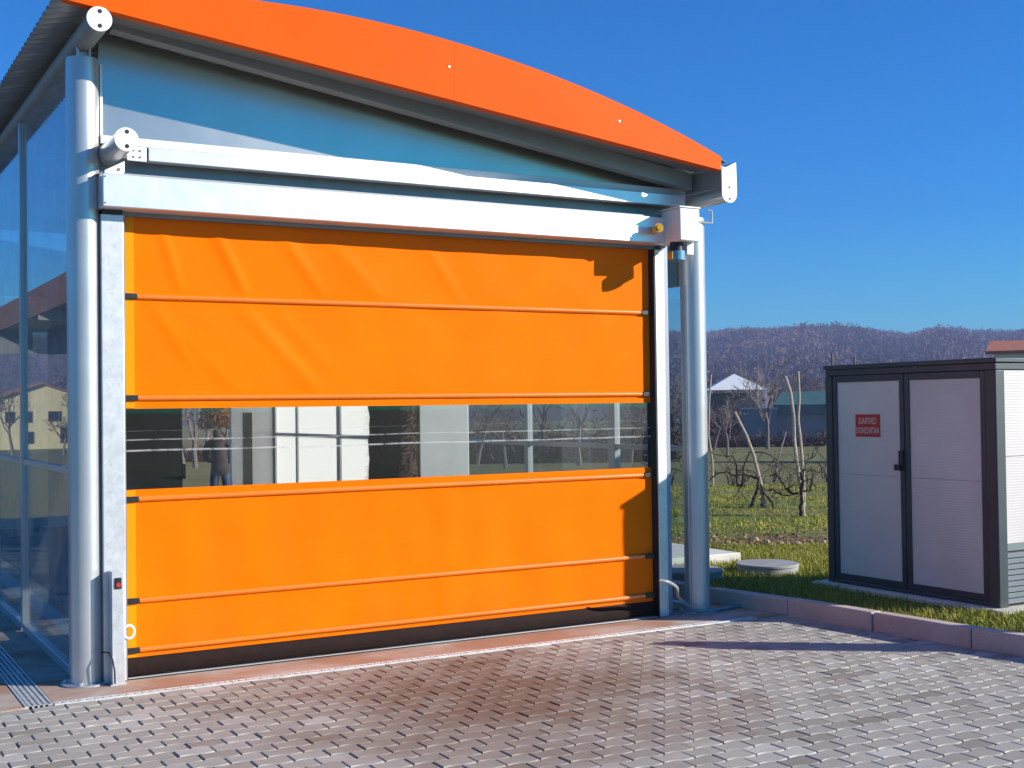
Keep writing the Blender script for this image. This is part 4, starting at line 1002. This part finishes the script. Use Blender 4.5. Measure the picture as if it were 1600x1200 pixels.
for x in (-q+.2, q-.2):
    for y in (.2, 2*q-.2): MB().box(x-.1, x+.1, y-.1, y+.1, -.5, he-.002).build('post', mt['house_white'], hw_, raw=True)
MB().box(-q+.4, q-.4, 2*q-.6, 2*q-.5, -.5, he-.3).build('back_wall', mt['grey_wall'], hw_, raw=True)
# green roofed shed
p = at(1262, 690, 132); p.z = slope(p.x, p.y); rz = facing(p); z1 = at(1262, 648, 132).z-p.z; z2 = at(1262, 632, 132).z-p.z; z3 = at(1262, 611, 132).z-p.z
e = empty('green_shed', p, 'long shed with green sheet roof beyond the vineyard', 'shed', rz=rz)
MB().box(-3.3, 9, .3, 6, -.6, z1).build('wall', mt['grey_wall'], e, raw=True); MB().box(-3.5, 9.2, -.05, .1, z1, z2).build('fascia', mt['green_dark'], e, raw=True)
MB().add([(-3.5, -.1, z2+.002), (9.2, -.1, z2+.002), (9.2, 3.6, z3), (-2.6, 3.6, z3)], [(0, 1, 2, 3)]).build('roof_front', mt['green_roof'], e, raw=True)
MB().add([(-2.6, 3.6, z3), (9.2, 3.6, z3), (9.2, 6.3, z2), (-3.5, 6.3, z2)], [(0, 1, 2, 3)]).build('roof_back', mt['green_roof'], e, raw=True)
p = at(1188, 690, 128); p.z = slope(p.x, p.y); rz = facing(p); z1 = at(1188, 640, 128).z-p.z
e = empty('block_shed', p, 'flat grey block shed beside the green-roofed shed', 'shed', rz=rz)
MB().box(-1.9, 1.75, 0, 4, -.6, z1).build('wall', mt['grey_wall'], e, raw=True); MB().box(-2.0, 1.85, -.1, 4.1, z1+.002, z1+.16).build('roof', mt['lidc'], e, raw=True)
# red roofed house above the cabin
p = at(1712, 690, 70); p.z = slope(p.x, p.y)
gabled('red_roof_house', p, 7.5, 5, at(1600, 552, 70).z-p.z, at(1600, 534, 70).z-at(1600, 552, 70).z, facing(p)+1.57, mt['house_white'], mt['tile_red'], 'house with red tiled roof just showing over the cabin', .4)
# poles behind the cabin
for (px, py0, py1, c, lab) in ((1300, 552, 640, 105, 'taller grey pole showing above the cabin roof'), (1335, 557, 640, 110, 'shorter grey pole showing above the cabin roof')):
    a = at(px, py0, c); b = Vector((a.x, a.y, slope(a.x, a.y)-.2)); tag(MB().cyl(b, a, .13, .09, 10).build('utility_pole', mt['bark']), lab, 'pole', 'poles behind the cabin')
# yellow house mirrored in the side glass
def mir(px, py, c):
    v = at(px, py, c); return Vector((-.524-v.x, v.y, v.z))
p = mir(66, 690, 142); p.z = slope(p.x, p.y); f = 142/FPX
zE, zR = at(66, 622, 142).z-p.z, at(66, 600, 142).z-p.z
gabled('yellow_house', p, 9.5, 8, zE, zR-zE, 0, mt['house_yellow'], mt['tile_brown'], 'two-storey yellow house with brown tiled roof mirrored in the side glass', .4, 'house',
       [(-2.6, .6, 1.3, 1.9), (-1.4, 3.1, 1.5, 1.2), (1.6, 3.0, 1.2, 1.3), (1.5, .6, 1.3, 1.4), (3.4, 3.0, 1.1, 1.3)])
for q_, k in (((20, 690), 0), ((100, 690), 2), ((-20, 690), 1), ((130, 690), 0)):
    pp = mir(q_[0], q_[1], 120); pp.z = slope(pp.x, pp.y); o = copy_tree(tp[k]); o.location = pp; o.scale = (1, 1, 1); tag(o, 'bare tree standing before the yellow house', 'tree', 'bare trees beyond the vineyard')
# neighbouring wash bay canopy, mirrored in the side glass
cn = empty('bay_canopy', (-6, 16, 0), 'dark flat canopy of the neighbouring wash bay mirrored in the side glass', 'canopy')
MB().box(-9.5, -2.6, 11.0, 22, 3.55, 3.62).build('deck', mt['soffit'], cn); MB().box(-2.62, -2.58, 10.9, 22.1, 3.45, 3.95).build('fascia', simple('canopy_fascia', (.075, .032, .022), .7), cn)
MB().box(-9.5, -2.6, 21.9, 22.0, 3.0, 3.549).build('end_beam', mt['soffit'], cn); MB().box(-9.5, -2.6, 16, 16.1, 3.35, 3.549).build('crossbeam', mt['silver'], cn); MB().box(-9.5, -2.6, 13, 13.1, 3.35, 3.549).build('crossbeam', mt['silver'], cn)
for x in (-6.5, -9.0):
    for y in (12.2, 21.5): MB().cyl((x, y, -.02), (x, y, 3.549), .08, n=16).build('post', mt['silver'], cn)

# ------------------------------------------------------------------ wooded hills
def ridge(az):
    d = math.degrees(az)
    return float(np.interp(d, [-80, -40, -12, 0, 15, 30, 38.7, 40.3, 42, 44.2, 45.5, 46.8, 47.5, 48.5, 50, 52, 56, 62, 75, 100], [20, 40, 52, 58, 60, 58, 55.5, 58.5, 59, 59, 57, 53.5, 51.5, 54, 51, 51, 50, 48, 44, 30]))
rr_ = [260, 330, 420, 520, 640, 760, 880, 1000, 1120, 1250, 1400, 1700, 2200]; azs = np.radians(np.arange(-80, 101, 1.0)); vs = []
hf = np.interp(rr_, [260, 420, 640, 880, 1120, 1250, 1400, 2200], [-.06, .05, .34, .66, .92, 1.0, .97, .2])
def hillz(az, r):
    s = float(np.interp(r, rr_, hf)); b = ridge(az)*1250/1000*s
    return -3.0+b+(9*mnoise.noise(Vector((az*9, r*.004, 0)))+5*mnoise.noise(Vector((az*25, r*.01, 4))))*min(1, max(0, s*1.6))*(.2 if r > 1100 else 1)
for r in rr_:
    for a in azs: vs.append((CAM.x+r*math.sin(a), CAM.y+r*math.cos(a), hillz(a, r)))
na = len(azs); fs = [(i*na+k, i*na+k+1, (i+1)*na+k+1, (i+1)*na+k) for i in range(len(rr_)-1) for k in range(na-1)]
hl = npmesh('hill', np.array(vs), np.array(fs), simple('hill_soil', (.065, .046, .04), .95, 0, .3, .01), smooth=True); tag(hl, kind='structure')
m = 26000; K = 9; T_ = []
random.seed(5)
while len(T_) < m:
    a = math.radians(random.uniform(33, 60) if random.random() < .8 else random.uniform(-25, 33)); r = 430+900*random.random()**.8
    T_.append((CAM.x+r*math.sin(a), CAM.y+r*math.cos(a), hillz(a, r), r, mnoise.noise(Vector((a*14, r*.006, 2)))+.5*mnoise.noise(Vector((a*45, r*.02, 7)))))
T_ = np.array(T_); S = (2.0+rng.random(m)*2.2)
u = rng.normal(0, 1, (m, K, 3)); u /= np.linalg.norm(u, axis=2)[:, :, None]; u[:, :, 2] = np.abs(u[:, :, 2])
Cn = T_[:, None, :3]+u*(S[:, None]*rng.random((m, K))**.5)[:, :, None]*np.array([1, 1, 1.5]); Cn[:, :, 2] += .3
e1 = rng.normal(0, .75, (m, K, 3)); e2 = rng.normal(0, .75, (m, K, 3)); e1[:, :, 2] *= 1.5
V = np.stack([Cn-e1*.5, Cn+e1, Cn+e2], 2).reshape(-1, 3); F = np.arange(m*K*3).reshape(-1, 3)
cc = np.clip(.42+.5*T_[:, 4]+rng.normal(0, .10, m), 0, .88); cc[rng.random(m) < .03] = .97
o = npmesh('hill_woodland', V, F, mt['wood'], None, np.repeat(cc, 3*K)); tag(o, 'leafless brown woodland covering the distant hills', 'woodland', kind='stuff')

# ------------------------------------------------------------------ haze
hz = MB().box(-1900, 2900, -120, 2900, -12, 98).build('haze', bpy.data.materials.new('haze_air'), raw=True)
hm = hz.data.materials[0]; hm.use_nodes = True; ht = hm.node_tree; ht.nodes.clear()
ho = ht.nodes.new('ShaderNodeOutputMaterial'); hv = ht.nodes.new('ShaderNodeVolumePrincipled'); hv.inputs['Color'].default_value = (.42, .49, .82, 1); hv.inputs['Density'].default_value = .00052; hv.inputs['Anisotropy'].default_value = 0.0
ht.links.new(hv.outputs[0], ho.inputs['Volume']); tag(hz, 'thin blue air haze over the fields and hills', 'haze', kind='stuff')
for me in bpy.data.meshes:
    if me.users == 0: bpy.data.meshes.remove(me)
